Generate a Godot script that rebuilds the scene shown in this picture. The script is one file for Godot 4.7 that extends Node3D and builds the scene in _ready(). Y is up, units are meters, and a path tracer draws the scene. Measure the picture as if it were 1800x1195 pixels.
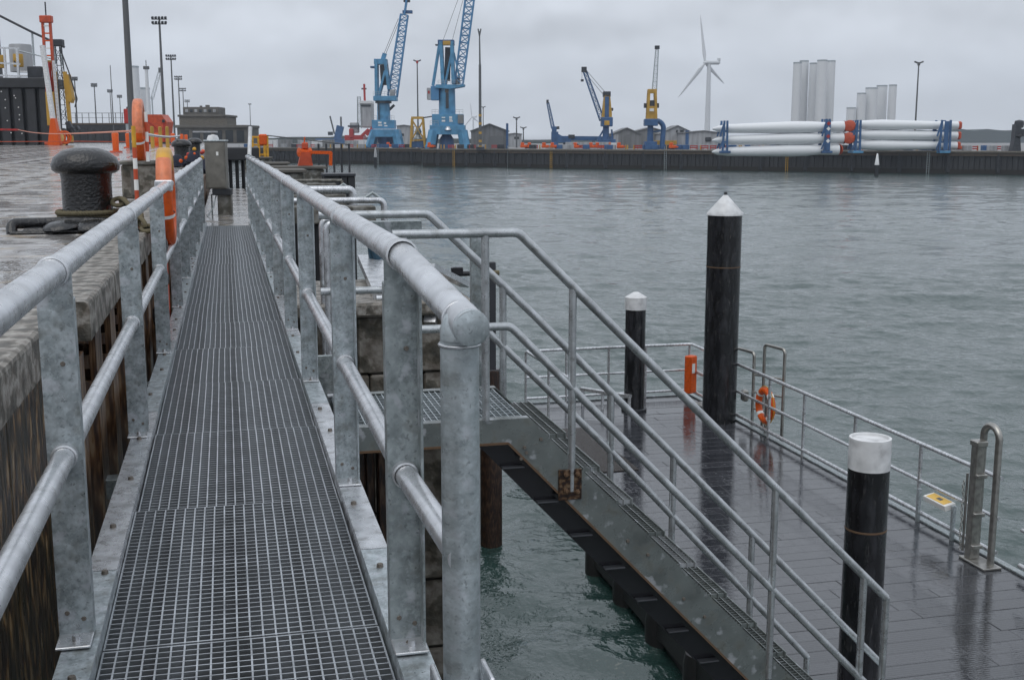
extends Node3D
# A wet harbour: galvanised walkway along a quay wall, stair down to a pontoon, cargo port across the basin.
# Metres, y up. The walkway grating is y = 0, the walkway runs along -Z, the water lies at y = -4.5.

const WATER := -4.5
const DECK := -3.8
const VIEW_TURN := -0.23841   # the far port is laid out square to this bearing

var rng := RandomNumberGenerator.new()
var used := {}
var T := {}
var M := {}

# ---------------------------------------------------------------- mesh collecting
class MB:
	var v := PackedVector3Array()
	var n := PackedVector3Array()
	var uv := PackedVector2Array()
	var ix := PackedInt32Array()

	func vert(p: Vector3, nn: Vector3, u := Vector2.ZERO) -> int:
		v.append(p); n.append(nn); uv.append(u)
		return v.size() - 1

	func oq(a: Vector3, b: Vector3, c: Vector3, d: Vector3, out: Vector3) -> void:
		var nn := (c - a).cross(d - b).normalized()
		if nn.dot(out) < 0.0:
			var t := b
			b = d
			d = t
			nn = -nn
		var k := v.size()
		vert(a, nn, Vector2(0, 0)); vert(b, nn, Vector2(1, 0)); vert(c, nn, Vector2(1, 1)); vert(d, nn, Vector2(0, 1))
		ix.append_array(PackedInt32Array([k, k + 2, k + 1, k, k + 3, k + 2]))

	func ot(a: Vector3, b: Vector3, c: Vector3, out: Vector3) -> void:
		var nn := (b - a).cross(c - a).normalized()
		if nn.dot(out) < 0.0:
			var t := b
			b = c
			c = t
			nn = -nn
		var k := v.size()
		vert(a, nn); vert(b, nn); vert(c, nn)
		ix.append_array(PackedInt32Array([k, k + 2, k + 1]))

	# box by centre, full size and optional basis; bev > 0 chamfers every edge
	func box(c: Vector3, s: Vector3, bev := 0.0, bs := Basis.IDENTITY) -> MB:
		var h := s * 0.5
		var e := minf(bev, minf(h.x, minf(h.y, h.z)) * 0.9)
		for i in 3:
			var j := (i + 1) % 3
			var k := (i + 2) % 3
			for si in [-1.0, 1.0]:
				var q: Array[Vector3] = []
				for t in [[-1, -1], [1, -1], [1, 1], [-1, 1]]:
					var p := Vector3.ZERO
					p[i] = si * h[i]
					p[j] = t[0] * (h[j] - e)
					p[k] = t[1] * (h[k] - e)
					q.append(c + bs * p)
				var o := Vector3.ZERO
				o[i] = si
				oq(q[0], q[1], q[2], q[3], bs * o)
		if e > 0.0:
			for i in 3:
				var j := (i + 1) % 3
				var k := (i + 2) % 3
				for si in [-1.0, 1.0]:
					for sj in [-1.0, 1.0]:
						var q: Array[Vector3] = []
						for t in [[0, -1], [0, 1], [1, 1], [1, -1]]:
							var p := Vector3.ZERO
							p[i] = si * (h[i] - (0.0 if t[0] == 0 else e))
							p[j] = sj * (h[j] - (e if t[0] == 0 else 0.0))
							p[k] = t[1] * (h[k] - e)
							q.append(c + bs * p)
						var o := Vector3.ZERO
						o[i] = si
						o[j] = sj
						oq(q[0], q[1], q[2], q[3], bs * o)
			for sx in [-1.0, 1.0]:
				for sy in [-1.0, 1.0]:
					for sz in [-1.0, 1.0]:
						var a := Vector3(sx * h.x, sy * (h.y - e), sz * (h.z - e))
						var b := Vector3(sx * (h.x - e), sy * h.y, sz * (h.z - e))
						var d := Vector3(sx * (h.x - e), sy * (h.y - e), sz * h.z)
						ot(c + bs * a, c + bs * b, c + bs * d, bs * Vector3(sx, sy, sz))
		return self

	# a straight bar of rectangular section from a to b
	func bar(a: Vector3, b: Vector3, w: float, t: float, up := Vector3.UP) -> MB:
		var d := (b - a).normalized()
		var x := up.cross(d)
		if x.length() < 0.01:
			x = Vector3.RIGHT.cross(d)
		x = x.normalized()
		var y := d.cross(x)
		return box((a + b) * 0.5, Vector3(w, t, a.distance_to(b)), 0.0, Basis(x, y, d))

	# round tube through points, smooth sides, flat caps
	func tube(pts: Array, r: float, seg := 14, caps := true, r1 := -1.0) -> MB:
		var m := pts.size()
		if r1 < 0.0:
			r1 = r
		var first: Vector3 = (pts[1] - pts[0]).normalized()
		var x := (Vector3.UP if absf(first.y) < 0.9 else Vector3.RIGHT).cross(first).normalized()
		var dist := 0.0
		var base := v.size()
		for i in m:
			var p: Vector3 = pts[i]
			var d0: Vector3 = (p - pts[i - 1]).normalized() if i > 0 else first
			var d1: Vector3 = (pts[i + 1] - p).normalized() if i < m - 1 else d0
			var d := (d0 + d1).normalized()
			if i > 0:
				dist += p.distance_to(pts[i - 1])
			x = (x - d * x.dot(d)).normalized()
			var y := d.cross(x)
			var half := maxf(0.4, cos(d0.angle_to(d1) * 0.5))
			var bend := d1 - d0
			bend = bend.normalized() if bend.length() > 1e-5 else Vector3.ZERO
			var rr := lerpf(r, r1, float(i) / (m - 1))
			for k in seg + 1:
				var a := TAU * k / seg
				var o := x * cos(a) + y * sin(a)
				var q := o * rr
				if bend != Vector3.ZERO:
					q += bend * q.dot(bend) * (1.0 / half - 1.0)
				vert(p + q, o, Vector2(float(k) / seg, dist))
		for i in m - 1:
			for k in seg:
				var a := base + i * (seg + 1) + k
				var b := a + seg + 1
				ix.append_array(PackedInt32Array([a, b, a + 1, a + 1, b, b + 1]))
		if caps:
			for e in [0, m - 1]:
				var o: Vector3 = (pts[0] - pts[1]).normalized() if e == 0 else (pts[m - 1] - pts[m - 2]).normalized()
				var c := vert(pts[e], o)
				var st := v.size()
				for k in seg:
					vert(v[base + e * (seg + 1) + k], o)
				for k in seg:
					var a := st + k
					var b := st + (k + 1) % seg
					if (v[a] - v[c]).cross(v[b] - v[c]).dot(o) > 0.0:
						ix.append_array(PackedInt32Array([c, b, a]))
					else:
						ix.append_array(PackedInt32Array([c, a, b]))
		return self

	# profile of (radius, height) turned about the local Y axis
	func lathe(prof: Array, seg := 24, at := Vector3.ZERO, bs := Basis.IDENTITY) -> MB:
		if prof[0].y > prof[prof.size() - 1].y or (prof[0].y == prof[prof.size() - 1].y and prof[0].x < prof[prof.size() - 1].x):
			prof = prof.duplicate()
			prof.reverse()
		for i in prof.size() - 1:
			var a: Vector2 = prof[i]
			var b: Vector2 = prof[i + 1]
			var base := v.size()
			var na := _pn(prof, i, i, seg)
			var nb := _pn(prof, i, i + 1, seg)
			for k in seg + 1:
				var t := TAU * k / seg
				var o := Vector3(cos(t), 0, sin(t))
				vert(at + bs * (o * a.x + Vector3.UP * a.y), (bs * (o * na.x + Vector3.UP * na.y)).normalized(), Vector2(float(k) / seg, a.y))
				vert(at + bs * (o * b.x + Vector3.UP * b.y), (bs * (o * nb.x + Vector3.UP * nb.y)).normalized(), Vector2(float(k) / seg, b.y))
			for k in seg:
				var q := base + k * 2
				ix.append_array(PackedInt32Array([q, q + 2, q + 1, q + 2, q + 3, q + 1]))
		return self

	func _pn(prof: Array, s: int, i: int, _seg: int) -> Vector2:
		var d: Vector2 = (prof[s + 1] - prof[s]).normalized()
		var o := s - 1 if i == s else s + 1
		if o >= 0 and o < prof.size() - 1:
			var e: Vector2 = (prof[o + 1] - prof[o]).normalized()
			if e.dot(d) > 0.6:
				d = (d + e).normalized()
		return Vector2(d.y, -d.x)

	# closed outline in the XY plane, extruded along z, then placed
	func prism(poly: PackedVector2Array, z0: float, z1: float, xf := Transform3D.IDENTITY) -> MB:
		var tr := Geometry2D.triangulate_polygon(poly)
		for s in [[z0, -1.0], [z1, 1.0]]:
			for i in range(0, tr.size(), 3):
				var a := poly[tr[i]]
				var b := poly[tr[i + 1]]
				var c := poly[tr[i + 2]]
				ot(xf * Vector3(a.x, a.y, s[0]), xf * Vector3(b.x, b.y, s[0]), xf * Vector3(c.x, c.y, s[0]), xf.basis * Vector3(0, 0, s[1] * signf(z1 - z0)))
		var ccw := not Geometry2D.is_polygon_clockwise(poly)
		for i in poly.size():
			var a := poly[i]
			var b := poly[(i + 1) % poly.size()]
			var o := Vector2(b.y - a.y, a.x - b.x) * (1.0 if ccw else -1.0)
			oq(xf * Vector3(a.x, a.y, z0), xf * Vector3(b.x, b.y, z0), xf * Vector3(b.x, b.y, z1), xf * Vector3(a.x, a.y, z1), xf.basis * Vector3(o.x, o.y, 0))
		return self

	func torus(c: Vector3, R: float, r: float, bs := Basis.IDENTITY, s1 := 28, s2 := 12, a0 := 0.0, a1 := TAU) -> MB:
		var base := v.size()
		for i in s1 + 1:
			var t := lerpf(a0, a1, float(i) / s1)
			var o := Vector3(cos(t), 0, sin(t))
			for k in s2 + 1:
				var f := TAU * k / s2
				var nn := o * cos(f) + Vector3.UP * sin(f)
				vert(c + bs * (o * R + nn * r), bs * nn, Vector2(t / TAU, float(k) / s2))
		for i in s1:
			for k in s2:
				var a := base + i * (s2 + 1) + k
				var b := a + s2 + 1
				ix.append_array(PackedInt32Array([a, b, a + 1, a + 1, b, b + 1]))
		return self

	func done() -> ArrayMesh:
		var arr := []
		arr.resize(Mesh.ARRAY_MAX)
		arr[Mesh.ARRAY_VERTEX] = v
		arr[Mesh.ARRAY_NORMAL] = n
		arr[Mesh.ARRAY_TEX_UV] = uv
		arr[Mesh.ARRAY_INDEX] = ix
		var m := ArrayMesh.new()
		m.add_surface_from_arrays(Mesh.PRIMITIVE_TRIANGLES, arr)
		return m

# ---------------------------------------------------------------- scene helpers
func numbered(called: String) -> String:
	var k: int = used.get(called, 0)
	used[called] = k + 1
	return called if k == 0 else "%s_%03d" % [called, k]

func tag(o: Node, label: String, category := "", group := "", kind := "") -> void:
	if label:
		o.set_meta("label", label)
	if category:
		o.set_meta("category", category)
	if group:
		o.set_meta("group", group)
	if kind:
		o.set_meta("kind", kind)

func thing(called: String, label: String, category: String, at := Vector3.ZERO, turn := 0.0, group := "") -> Node3D:
	var o := Node3D.new()
	o.name = numbered(called)
	o.position = at
	o.rotation.y = turn
	tag(o, label, category, group)
	add_child(o, true)
	return o

func part(called: String, mb: MB, mat: Material, parent: Node, kind := "", label := "") -> MeshInstance3D:
	var o := MeshInstance3D.new()
	o.name = called
	o.mesh = mb.done()
	o.material_override = mat
	parent.add_child(o, true)
	tag(o, label, "", "", kind)
	return o

func share(called: String, mesh: Mesh, mat: Material, parent: Node, xf: Transform3D) -> MeshInstance3D:
	var o := MeshInstance3D.new()
	o.name = called
	o.mesh = mesh
	o.material_override = mat
	o.transform = xf
	parent.add_child(o, true)
	return o

func solo(called: String, mb: MB, mat: Material, label: String, category: String, group := "", at := Vector3.ZERO, turn := 0.0) -> MeshInstance3D:
	var o := MeshInstance3D.new()
	o.name = numbered(called)
	o.mesh = mb.done()
	o.material_override = mat
	o.position = at
	o.rotation.y = turn
	tag(o, label, category, group)
	add_child(o, true)
	return o

func struct(called: String, mb: MB, mat: Material) -> MeshInstance3D:
	var o := solo(called, mb, mat, "", "")
	o.set_meta("kind", "structure")
	return o

func copy_of(o: Node3D, at: Vector3, label := "", turn := 0.0) -> Node3D:
	var c: Node3D = o.duplicate()
	c.name = numbered(String(o.name).rstrip("_0123456789"))
	c.position = at
	c.rotation.y = turn
	if label:
		c.set_meta("label", label)
	add_child(c, true)
	return c

func fillet(pts: Array, r: float, k := 6) -> Array:
	var out := [pts[0]]
	for i in range(1, pts.size() - 1):
		var p: Vector3 = pts[i]
		var a: Vector3 = (pts[i - 1] - p)
		var b: Vector3 = (pts[i + 1] - p)
		var t := minf(r, minf(a.length(), b.length()) * 0.49)
		var s := p + a.normalized() * t
		var e := p + b.normalized() * t
		for j in k + 1:
			var f := float(j) / k
			out.append(s.lerp(p, f).lerp(p.lerp(e, f), f))
	out.append(pts[pts.size() - 1])
	return out

# ---------------------------------------------------------------- textures and materials
func noise_tex(called: String, kind: int, freq: float, oct: int, stops: Array, size := 512, seed_ := 1, warp := 0.0) -> void:
	var f := FastNoiseLite.new()
	f.noise_type = kind as FastNoiseLite.NoiseType
	f.seed = seed_
	f.frequency = freq
	f.fractal_octaves = oct
	if kind == FastNoiseLite.TYPE_CELLULAR:
		f.cellular_return_type = FastNoiseLite.RETURN_CELL_VALUE
		f.fractal_type = FastNoiseLite.FRACTAL_NONE if oct < 2 else FastNoiseLite.FRACTAL_FBM
	if warp > 0.0:
		f.domain_warp_enabled = true
		f.domain_warp_amplitude = warp
		f.domain_warp_frequency = freq * 1.5
	var t := NoiseTexture2D.new()
	t.width = size
	t.height = size
	t.seamless = true
	t.noise = f
	if stops.size():
		var g := Gradient.new()
		var off := PackedFloat32Array()
		var col := PackedColorArray()
		for s in stops:
			off.append(s[0])
			col.append(s[1])
		g.offsets = off
		g.colors = col
		t.color_ramp = g
	T[called] = t

func grey(a: float, al := 1.0) -> Color:
	return Color(a, a, a, al)

func lin(r: float, g: float, b: float) -> Color:
	return Color(r, g, b).linear_to_srgb()

func mat(called: String, c: Color, rough: float, metal := 0.0, o := {}) -> StandardMaterial3D:
	var m := StandardMaterial3D.new()
	m.resource_name = called
	m.albedo_color = c
	m.roughness = rough
	m.metallic = metal
	m.metallic_specular = o.get("spec", 0.5)
	if o.has("tex"):
		m.albedo_texture = T[o.tex]
	if o.has("rough_tex"):
		m.roughness_texture = T[o.rough_tex]
		m.roughness_texture_channel = BaseMaterial3D.TEXTURE_CHANNEL_GREEN
	if o.has("bump"):
		m.heightmap_enabled = true
		m.heightmap_texture = T[o.bump]
		m.heightmap_scale = o.get("bump_cm", 0.1)
	if o.has("detail"):
		m.detail_enabled = true
		m.detail_albedo = T[o.detail]
		m.detail_blend_mode = BaseMaterial3D.BLEND_MODE_MIX
	if o.has("coat"):
		m.clearcoat_enabled = true
		m.clearcoat = o.coat
		m.clearcoat_roughness = o.get("coat_rough", 0.1)
	if o.has("tri"):
		m.uv1_triplanar = true
		m.uv1_world_triplanar = o.get("world", true)
		m.uv1_scale = o.tri
	M[called] = m
	return m

# spangled zinc: fine crystals, pale flecks, dark pits and faint vertical runs
func galvanised() -> ImageTexture:
	var n := 768
	var cell := FastNoiseLite.new()
	cell.noise_type = FastNoiseLite.TYPE_CELLULAR
	cell.cellular_return_type = FastNoiseLite.RETURN_CELL_VALUE
	cell.fractal_type = FastNoiseLite.FRACTAL_NONE
	cell.frequency = 0.09
	cell.seed = 3
	var cloud := FastNoiseLite.new()
	cloud.noise_type = FastNoiseLite.TYPE_SIMPLEX_SMOOTH
	cloud.frequency = 0.012
	cloud.fractal_octaves = 6
	cloud.seed = 4
	var fleck := FastNoiseLite.new()
	fleck.noise_type = FastNoiseLite.TYPE_SIMPLEX_SMOOTH
	fleck.frequency = 0.045
	fleck.fractal_octaves = 4
	fleck.seed = 6
	var a := cell.get_seamless_image(n, n, false, false, 0.1, true)
	var b := cloud.get_seamless_image(n, n, false, false, 0.1, true)
	var c := fleck.get_seamless_image(n, n, false, false, 0.1, true)
	var im := Image.create(n, n, false, Image.FORMAT_RGB8)
	for y in n:
		for x in n:
			var q := b.get_pixel(x, y).r
			var f := c.get_pixel(x, y).r
			var run := b.get_pixel(x, int(y * 0.08) % n).r
			var v := 0.83 + 0.10 * (a.get_pixel(x, y).r - 0.5) + 0.28 * (q - 0.5) + 0.16 * (run - 0.5)
			if f > 0.66:
				v = lerpf(v, 0.95, minf((f - 0.66) * 7.0, 0.5))
			elif f < 0.27:
				v = lerpf(v, 0.6, minf((0.27 - f) * 7.0, 0.6))
			v = clampf(v, 0.0, 1.0)
			im.set_pixel(x, y, Color(v * (0.985 - 0.02 * (1.0 - q)), v, v * 1.01))
	return ImageTexture.create_from_image(im)

func make_materials() -> void:
	var SM := FastNoiseLite.TYPE_SIMPLEX_SMOOTH
	var CE := FastNoiseLite.TYPE_CELLULAR
	T["zinc"] = galvanised()
	noise_tex("zinc_stain", SM, 0.012, 5, [[0.0, Color(0.36, 0.35, 0.31, 0.6)], [0.22, Color(0.46, 0.46, 0.43, 0.3)], [0.36, Color(0.6, 0.6, 0.6, 0.0)], [0.66, Color(0.78, 0.79, 0.81, 0.0)], [0.76, Color(0.84, 0.85, 0.88, 0.35)], [1.0, Color(0.88, 0.88, 0.9, 0.5)]], 512, 7)
	noise_tex("zinc_rough", SM, 0.02, 5, [[0.0, grey(0.45)], [0.5, grey(0.75)], [1.0, grey(1.0)]], 512, 9)
	noise_tex("fine", SM, 0.05, 5, [], 512, 11)
	noise_tex("broad", SM, 0.008, 6, [[0.0, grey(0.72)], [0.45, grey(0.88)], [1.0, grey(1.0)]], 512, 13)
	noise_tex("speck", SM, 0.09, 4, [[0.0, grey(0.55)], [0.35, grey(0.8)], [0.6, grey(0.95)], [1.0, grey(1.0)]], 512, 15)
	noise_tex("pool", SM, 0.006, 5, [[0.0, grey(0.06)], [0.52, grey(0.12)], [0.62, grey(0.34)], [1.0, grey(0.6)]], 512, 17)
	noise_tex("concrete", SM, 0.010, 7, [[0.0, Color(0.56, 0.53, 0.50)], [0.35, Color(0.72, 0.70, 0.68)], [0.55, Color(0.82, 0.81, 0.80)], [0.75, Color(0.89, 0.89, 0.88)], [1.0, Color(0.95, 0.95, 0.94)]], 1024, 19)
	noise_tex("moss", SM, 0.012, 6, [[0.0, Color(0.10, 0.10, 0.06, 0.9)], [0.42, Color(0.20, 0.18, 0.12, 0.6)], [0.55, Color(0.4, 0.37, 0.3, 0.0)], [1.0, Color(0.4, 0.37, 0.3, 0.0)]], 512, 21)
	noise_tex("ochre", SM, 0.009, 6, [[0.0, Color(0.45, 0.36, 0.2, 0.0)], [0.66, Color(0.45, 0.36, 0.2, 0.0)], [0.76, Color(0.55, 0.45, 0.26, 0.45)], [1.0, Color(0.6, 0.48, 0.26, 0.6)]], 512, 23)
	noise_tex("rust", SM, 0.02, 6, [[0.0, Color(0.16, 0.11, 0.09)], [0.35, Color(0.30, 0.21, 0.16)], [0.5, Color(0.48, 0.36, 0.26)], [0.62, Color(0.66, 0.54, 0.42)], [0.75, Color(0.80, 0.74, 0.66)], [1.0, Color(0.88, 0.85, 0.80)]], 512, 25)
	noise_tex("scrape", SM, 0.03, 5, [[0.0, Color(0.3, 0.3, 0.3, 0.0)], [0.78, Color(0.3, 0.3, 0.3, 0.0)], [0.86, Color(0.30, 0.29, 0.28, 0.6)], [1.0, Color(0.45, 0.44, 0.42, 0.8)]], 512, 27)
	noise_tex("streak", SM, 0.018, 6, [[0.0, grey(0.45)], [0.4, grey(0.62)], [0.62, grey(0.8)], [0.8, grey(1.0)]], 512, 41)
	noise_tex("stain", SM, 0.022, 7, [[0.0, Color(0.10, 0.08, 0.07)], [0.38, Color(0.20, 0.16, 0.13)], [0.5, Color(0.34, 0.27, 0.21)], [0.6, Color(0.52, 0.42, 0.30)], [0.7, Color(0.70, 0.58, 0.42)], [0.85, Color(0.82, 0.76, 0.66)]], 512, 43)
	noise_tex("board", SM, 0.02, 5, [[0.0, grey(0.5)], [0.5, grey(0.82)], [1.0, grey(1.0)]], 512, 29)
	# ripples of the water, as a normal map
	var f := FastNoiseLite.new()
	f.noise_type = FastNoiseLite.TYPE_SIMPLEX_SMOOTH
	f.seed = 31
	f.frequency = 0.012
	f.fractal_octaves = 5
	f.fractal_gain = 0.55
	f.domain_warp_enabled = true
	f.domain_warp_amplitude = 25.0
	f.domain_warp_frequency = 0.01
	var t := NoiseTexture2D.new()
	t.width = 1024
	t.height = 1024
	t.seamless = true
	t.noise = f
	t.as_normal_map = true
	t.bump_strength = 7.0
	T["ripple"] = t
	# fine parallel grooves of the deck boards
	var im := Image.create(64, 64, false, Image.FORMAT_L8)
	for y in 64:
		var g := 0.5 + 0.5 * cos(TAU * y / 8.0)
		im.fill_rect(Rect2i(0, y, 64, 1), grey(g))
	T["groove"] = ImageTexture.create_from_image(im)

	var V := Vector3.ONE
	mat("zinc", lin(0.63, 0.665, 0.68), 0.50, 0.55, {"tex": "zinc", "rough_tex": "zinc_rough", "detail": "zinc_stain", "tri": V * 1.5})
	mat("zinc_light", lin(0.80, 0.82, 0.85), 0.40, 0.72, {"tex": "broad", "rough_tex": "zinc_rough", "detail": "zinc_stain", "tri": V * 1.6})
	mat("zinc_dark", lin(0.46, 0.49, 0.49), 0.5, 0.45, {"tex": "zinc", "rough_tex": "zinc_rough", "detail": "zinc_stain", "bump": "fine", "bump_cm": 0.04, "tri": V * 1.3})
	mat("grating", lin(0.66, 0.69, 0.72), 0.34, 0.85, {"tex": "broad", "tri": V * 1.2})
	mat("bolt", lin(0.25, 0.22, 0.19), 0.5, 0.6, {"tex": "speck", "tri": V * 9.0})
	mat("rusty", lin(0.30, 0.13, 0.05), 0.8, 0.0, {"tex": "speck", "tri": V * 6.0})
	mat("stainless", lin(0.46, 0.45, 0.42), 0.3, 0.8, {"tex": "broad", "tri": V * 2.0})
	mat("concrete", lin(0.50, 0.495, 0.50), 0.75, 0.0, {"tex": "concrete", "rough_tex": "pool", "detail": "ochre", "bump": "fine", "bump_cm": 0.25, "tri": V * 0.45, "spec": 0.62})
	mat("concrete_wall", lin(0.30, 0.28, 0.25), 0.7, 0.0, {"tex": "concrete", "detail": "moss", "bump": "fine", "bump_cm": 0.5, "tri": V * 0.7})
	mat("concrete_grey", lin(0.34, 0.345, 0.33), 0.55, 0.0, {"tex": "concrete", "detail": "moss", "bump": "fine", "bump_cm": 0.3, "tri": V * 0.5})
	mat("cope", lin(0.42, 0.40, 0.37), 0.5, 0.0, {"tex": "concrete", "detail": "moss", "bump": "speck", "bump_cm": 0.35, "tri": V * 1.3})
	mat("pile_rust", lin(0.44, 0.37, 0.30), 0.5, 0.0, {"tex": "rust", "rough_tex": "zinc_rough", "bump": "fine", "bump_cm": 0.3, "tri": Vector3(2.2, 0.28, 2.2)})
	mat("pile_brown", lin(0.10, 0.068, 0.052), 0.5, 0.0, {"tex": "rust", "bump": "fine", "bump_cm": 0.2, "tri": Vector3(3.0, 0.6, 3.0)})
	mat("black_iron", lin(0.010, 0.010, 0.011), 0.30, 0.0, {"rough_tex": "zinc_rough", "detail": "scrape", "bump": "fine", "bump_cm": 0.8, "tri": V * 1.2, "spec": 0.5, "coat": 0.15, "coat_rough": 0.1})
	mat("black_paint", lin(0.012, 0.012, 0.015), 0.28, 0.0, {"rough_tex": "zinc_rough", "tri": V})
	mat("pile_black", lin(0.030, 0.031, 0.036), 0.30, 0.0, {"tex": "streak", "rough_tex": "zinc_rough", "detail": "scrape", "bump": "fine", "bump_cm": 0.05, "tri": Vector3(1.1, 0.22, 1.1)})
	mat("weed", lin(0.035, 0.034, 0.020), 0.7, 0.0, {"tex": "rust", "bump": "fine", "bump_cm": 1.0, "tri": V * 2.0})
	mat("stained_wall", lin(0.52, 0.45, 0.36), 0.5, 0.0, {"tex": "stain", "rough_tex": "zinc_rough", "detail": "moss", "bump": "fine", "bump_cm": 0.5, "tri": Vector3(1.3, 0.42, 1.3)})
	mat("rubber", lin(0.02, 0.02, 0.021), 0.4, 0.0, {"bump": "fine", "bump_cm": 0.3, "tri": V * 2.0})
	mat("white_paint", lin(0.84, 0.85, 0.86), 0.4, 0.0, {"tex": "broad", "tri": V * 1.2})
	mat("rope", lin(0.20, 0.17, 0.10), 0.85, 0.0, {"tex": "speck", "bump": "fine", "bump_cm": 0.5, "tri": V * 8.0})
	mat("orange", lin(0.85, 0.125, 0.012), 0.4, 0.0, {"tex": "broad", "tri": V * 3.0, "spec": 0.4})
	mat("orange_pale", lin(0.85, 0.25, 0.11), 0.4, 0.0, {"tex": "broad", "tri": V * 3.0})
	mat("orange_red", lin(0.62, 0.09, 0.03), 0.45, 0.0, {"tex": "broad", "tri": V * 0.5})
	mat("red", lin(0.50, 0.035, 0.03), 0.45, 0.0, {"tex": "broad", "tri": V})
	mat("yellow", lin(0.80, 0.42, 0.03), 0.4, 0.0, {"tex": "broad", "tri": V})
	mat("white_strip", lin(0.78, 0.78, 0.76), 0.35)
	mat("cabinet", lin(0.215, 0.205, 0.18), 0.5, 0.0, {"tex": "broad", "tri": V * 0.8})
	mat("board_a", lin(0.050, 0.054, 0.064), 0.36, 0.0, {"tex": "board", "rough_tex": "pool", "bump": "groove", "bump_cm": 0.05, "tri": Vector3(3.0, 3.0, 3.0), "spec": 0.7})
	mat("board_b", lin(0.060, 0.063, 0.074), 0.5, 0.0, {"tex": "board", "rough_tex": "pool", "bump": "groove", "bump_cm": 0.05, "tri": Vector3(3.0, 3.0, 3.0), "spec": 0.7})
	mat("board_c", lin(0.043, 0.046, 0.055), 0.3, 0.0, {"tex": "board", "rough_tex": "pool", "bump": "groove", "bump_cm": 0.05, "tri": Vector3(3.0, 3.0, 3.0), "spec": 0.7})
	mat("hull", lin(0.018, 0.019, 0.021), 0.35, 0.0, {"tex": "broad", "tri": V * 0.6})
	mat("crane_blue", lin(0.10, 0.33, 0.56), 0.5, 0.0, {"tex": "broad", "tri": V * 0.09})
	mat("crane_jib", lin(0.07, 0.22, 0.42), 0.5)
	mat("deep_blue", lin(0.045, 0.13, 0.30), 0.5, 0.0, {"tex": "broad", "tri": V * 0.1})
	mat("crane_yellow", lin(0.62, 0.36, 0.05), 0.5, 0.0, {"tex": "broad", "tri": V * 0.1})
	mat("dark_steel", lin(0.055, 0.06, 0.07), 0.5, 0.2, {"tex": "broad", "tri": V * 0.3})
	mat("mast", lin(0.11, 0.115, 0.12), 0.5, 0.2)
	mat("dark_pile", lin(0.035, 0.037, 0.042), 0.5, 0.0, {"tex": "broad", "tri": V * 0.2})
	mat("far_pile", lin(0.030, 0.031, 0.034), 0.6, 0.0, {"tex": "broad", "tri": Vector3(0.3, 0.05, 0.3)})
	mat("fender_band", lin(0.10, 0.075, 0.055), 0.7, 0.0, {"tex": "broad", "tri": V * 0.2})
	mat("tower_white", lin(0.62, 0.64, 0.66), 0.4)
	mat("blade_white", lin(0.72, 0.74, 0.76), 0.35)
	mat("shed_grey", lin(0.24, 0.245, 0.25), 0.7, 0.0, {"tex": "broad", "tri": Vector3(0.2, 0.03, 0.2)})
	mat("shed_pale", lin(0.45, 0.46, 0.48), 0.7, 0.0, {"tex": "broad", "tri": Vector3(0.2, 0.03, 0.2)})
	mat("shed_roof", lin(0.16, 0.165, 0.17), 0.7)
	mat("window_dark", lin(0.03, 0.035, 0.04), 0.2)
	mat("old_block", lin(0.15, 0.14, 0.125), 0.8, 0.0, {"tex": "broad", "tri": V * 0.1})
	mat("hill", lin(0.06, 0.075, 0.06), 0.9, 0.0, {"tex": "speck", "tri": V * 0.02})
	mat("apron", lin(0.20, 0.19, 0.185), 0.4, 0.0, {"tex": "concrete", "tri": V * 0.05})
	mat("zinc_tube", lin(0.60, 0.63, 0.65), 0.40, 0.7, {"tex": "broad", "rough_tex": "zinc_rough", "detail": "zinc_stain", "tri": V * 1.6})
	mat("stringer", lin(0.21, 0.235, 0.23), 0.40, 0.35, {"tex": "broad", "rough_tex": "zinc_rough", "detail": "zinc_stain", "tri": V * 0.9})
	mat("rusty_plate", lin(0.22, 0.175, 0.13), 0.7, 0.1, {"tex": "rust", "tri": V * 2.5})
	mat("rust_edge", lin(0.17, 0.10, 0.055), 0.8, 0.0, {"tex": "speck", "tri": V * 5.0})
	mat("mat_speck", lin(0.10, 0.10, 0.105), 0.25, 0.1, {"tex": "rust", "bump": "fine", "bump_cm": 1.2, "tri": V * 4.0})
	mat("notice_yellow", lin(0.72, 0.46, 0.10), 0.45)
	mat("net", lin(0.015, 0.018, 0.035), 0.8, 0.0, {"bump": "fine", "bump_cm": 1.0, "tri": V * 4.0})
	mat("teal_cloth", lin(0.010, 0.045, 0.075), 0.6)
	mat("water", lin(0.019, 0.046, 0.041), 0.05, 0.0, {"spec": 0.72, "tri": Vector3(0.16, 0.16, 0.16)})
	var w: StandardMaterial3D = M.water
	w.normal_enabled = true
	w.normal_texture = T["ripple"]
	w.normal_scale = 1.1

# ================================================================ the scene
func _ready() -> void:
	rng.seed = 4711
	set_view()
	make_materials()
	build_water()
	build_quay()
	build_far_land()
	build_walkway()
	build_railings()
	build_stair()
	build_fingers()
	build_pontoon()
	build_quay_things()
	build_quay_distance()
	build_port()
	build_clutter()

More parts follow.
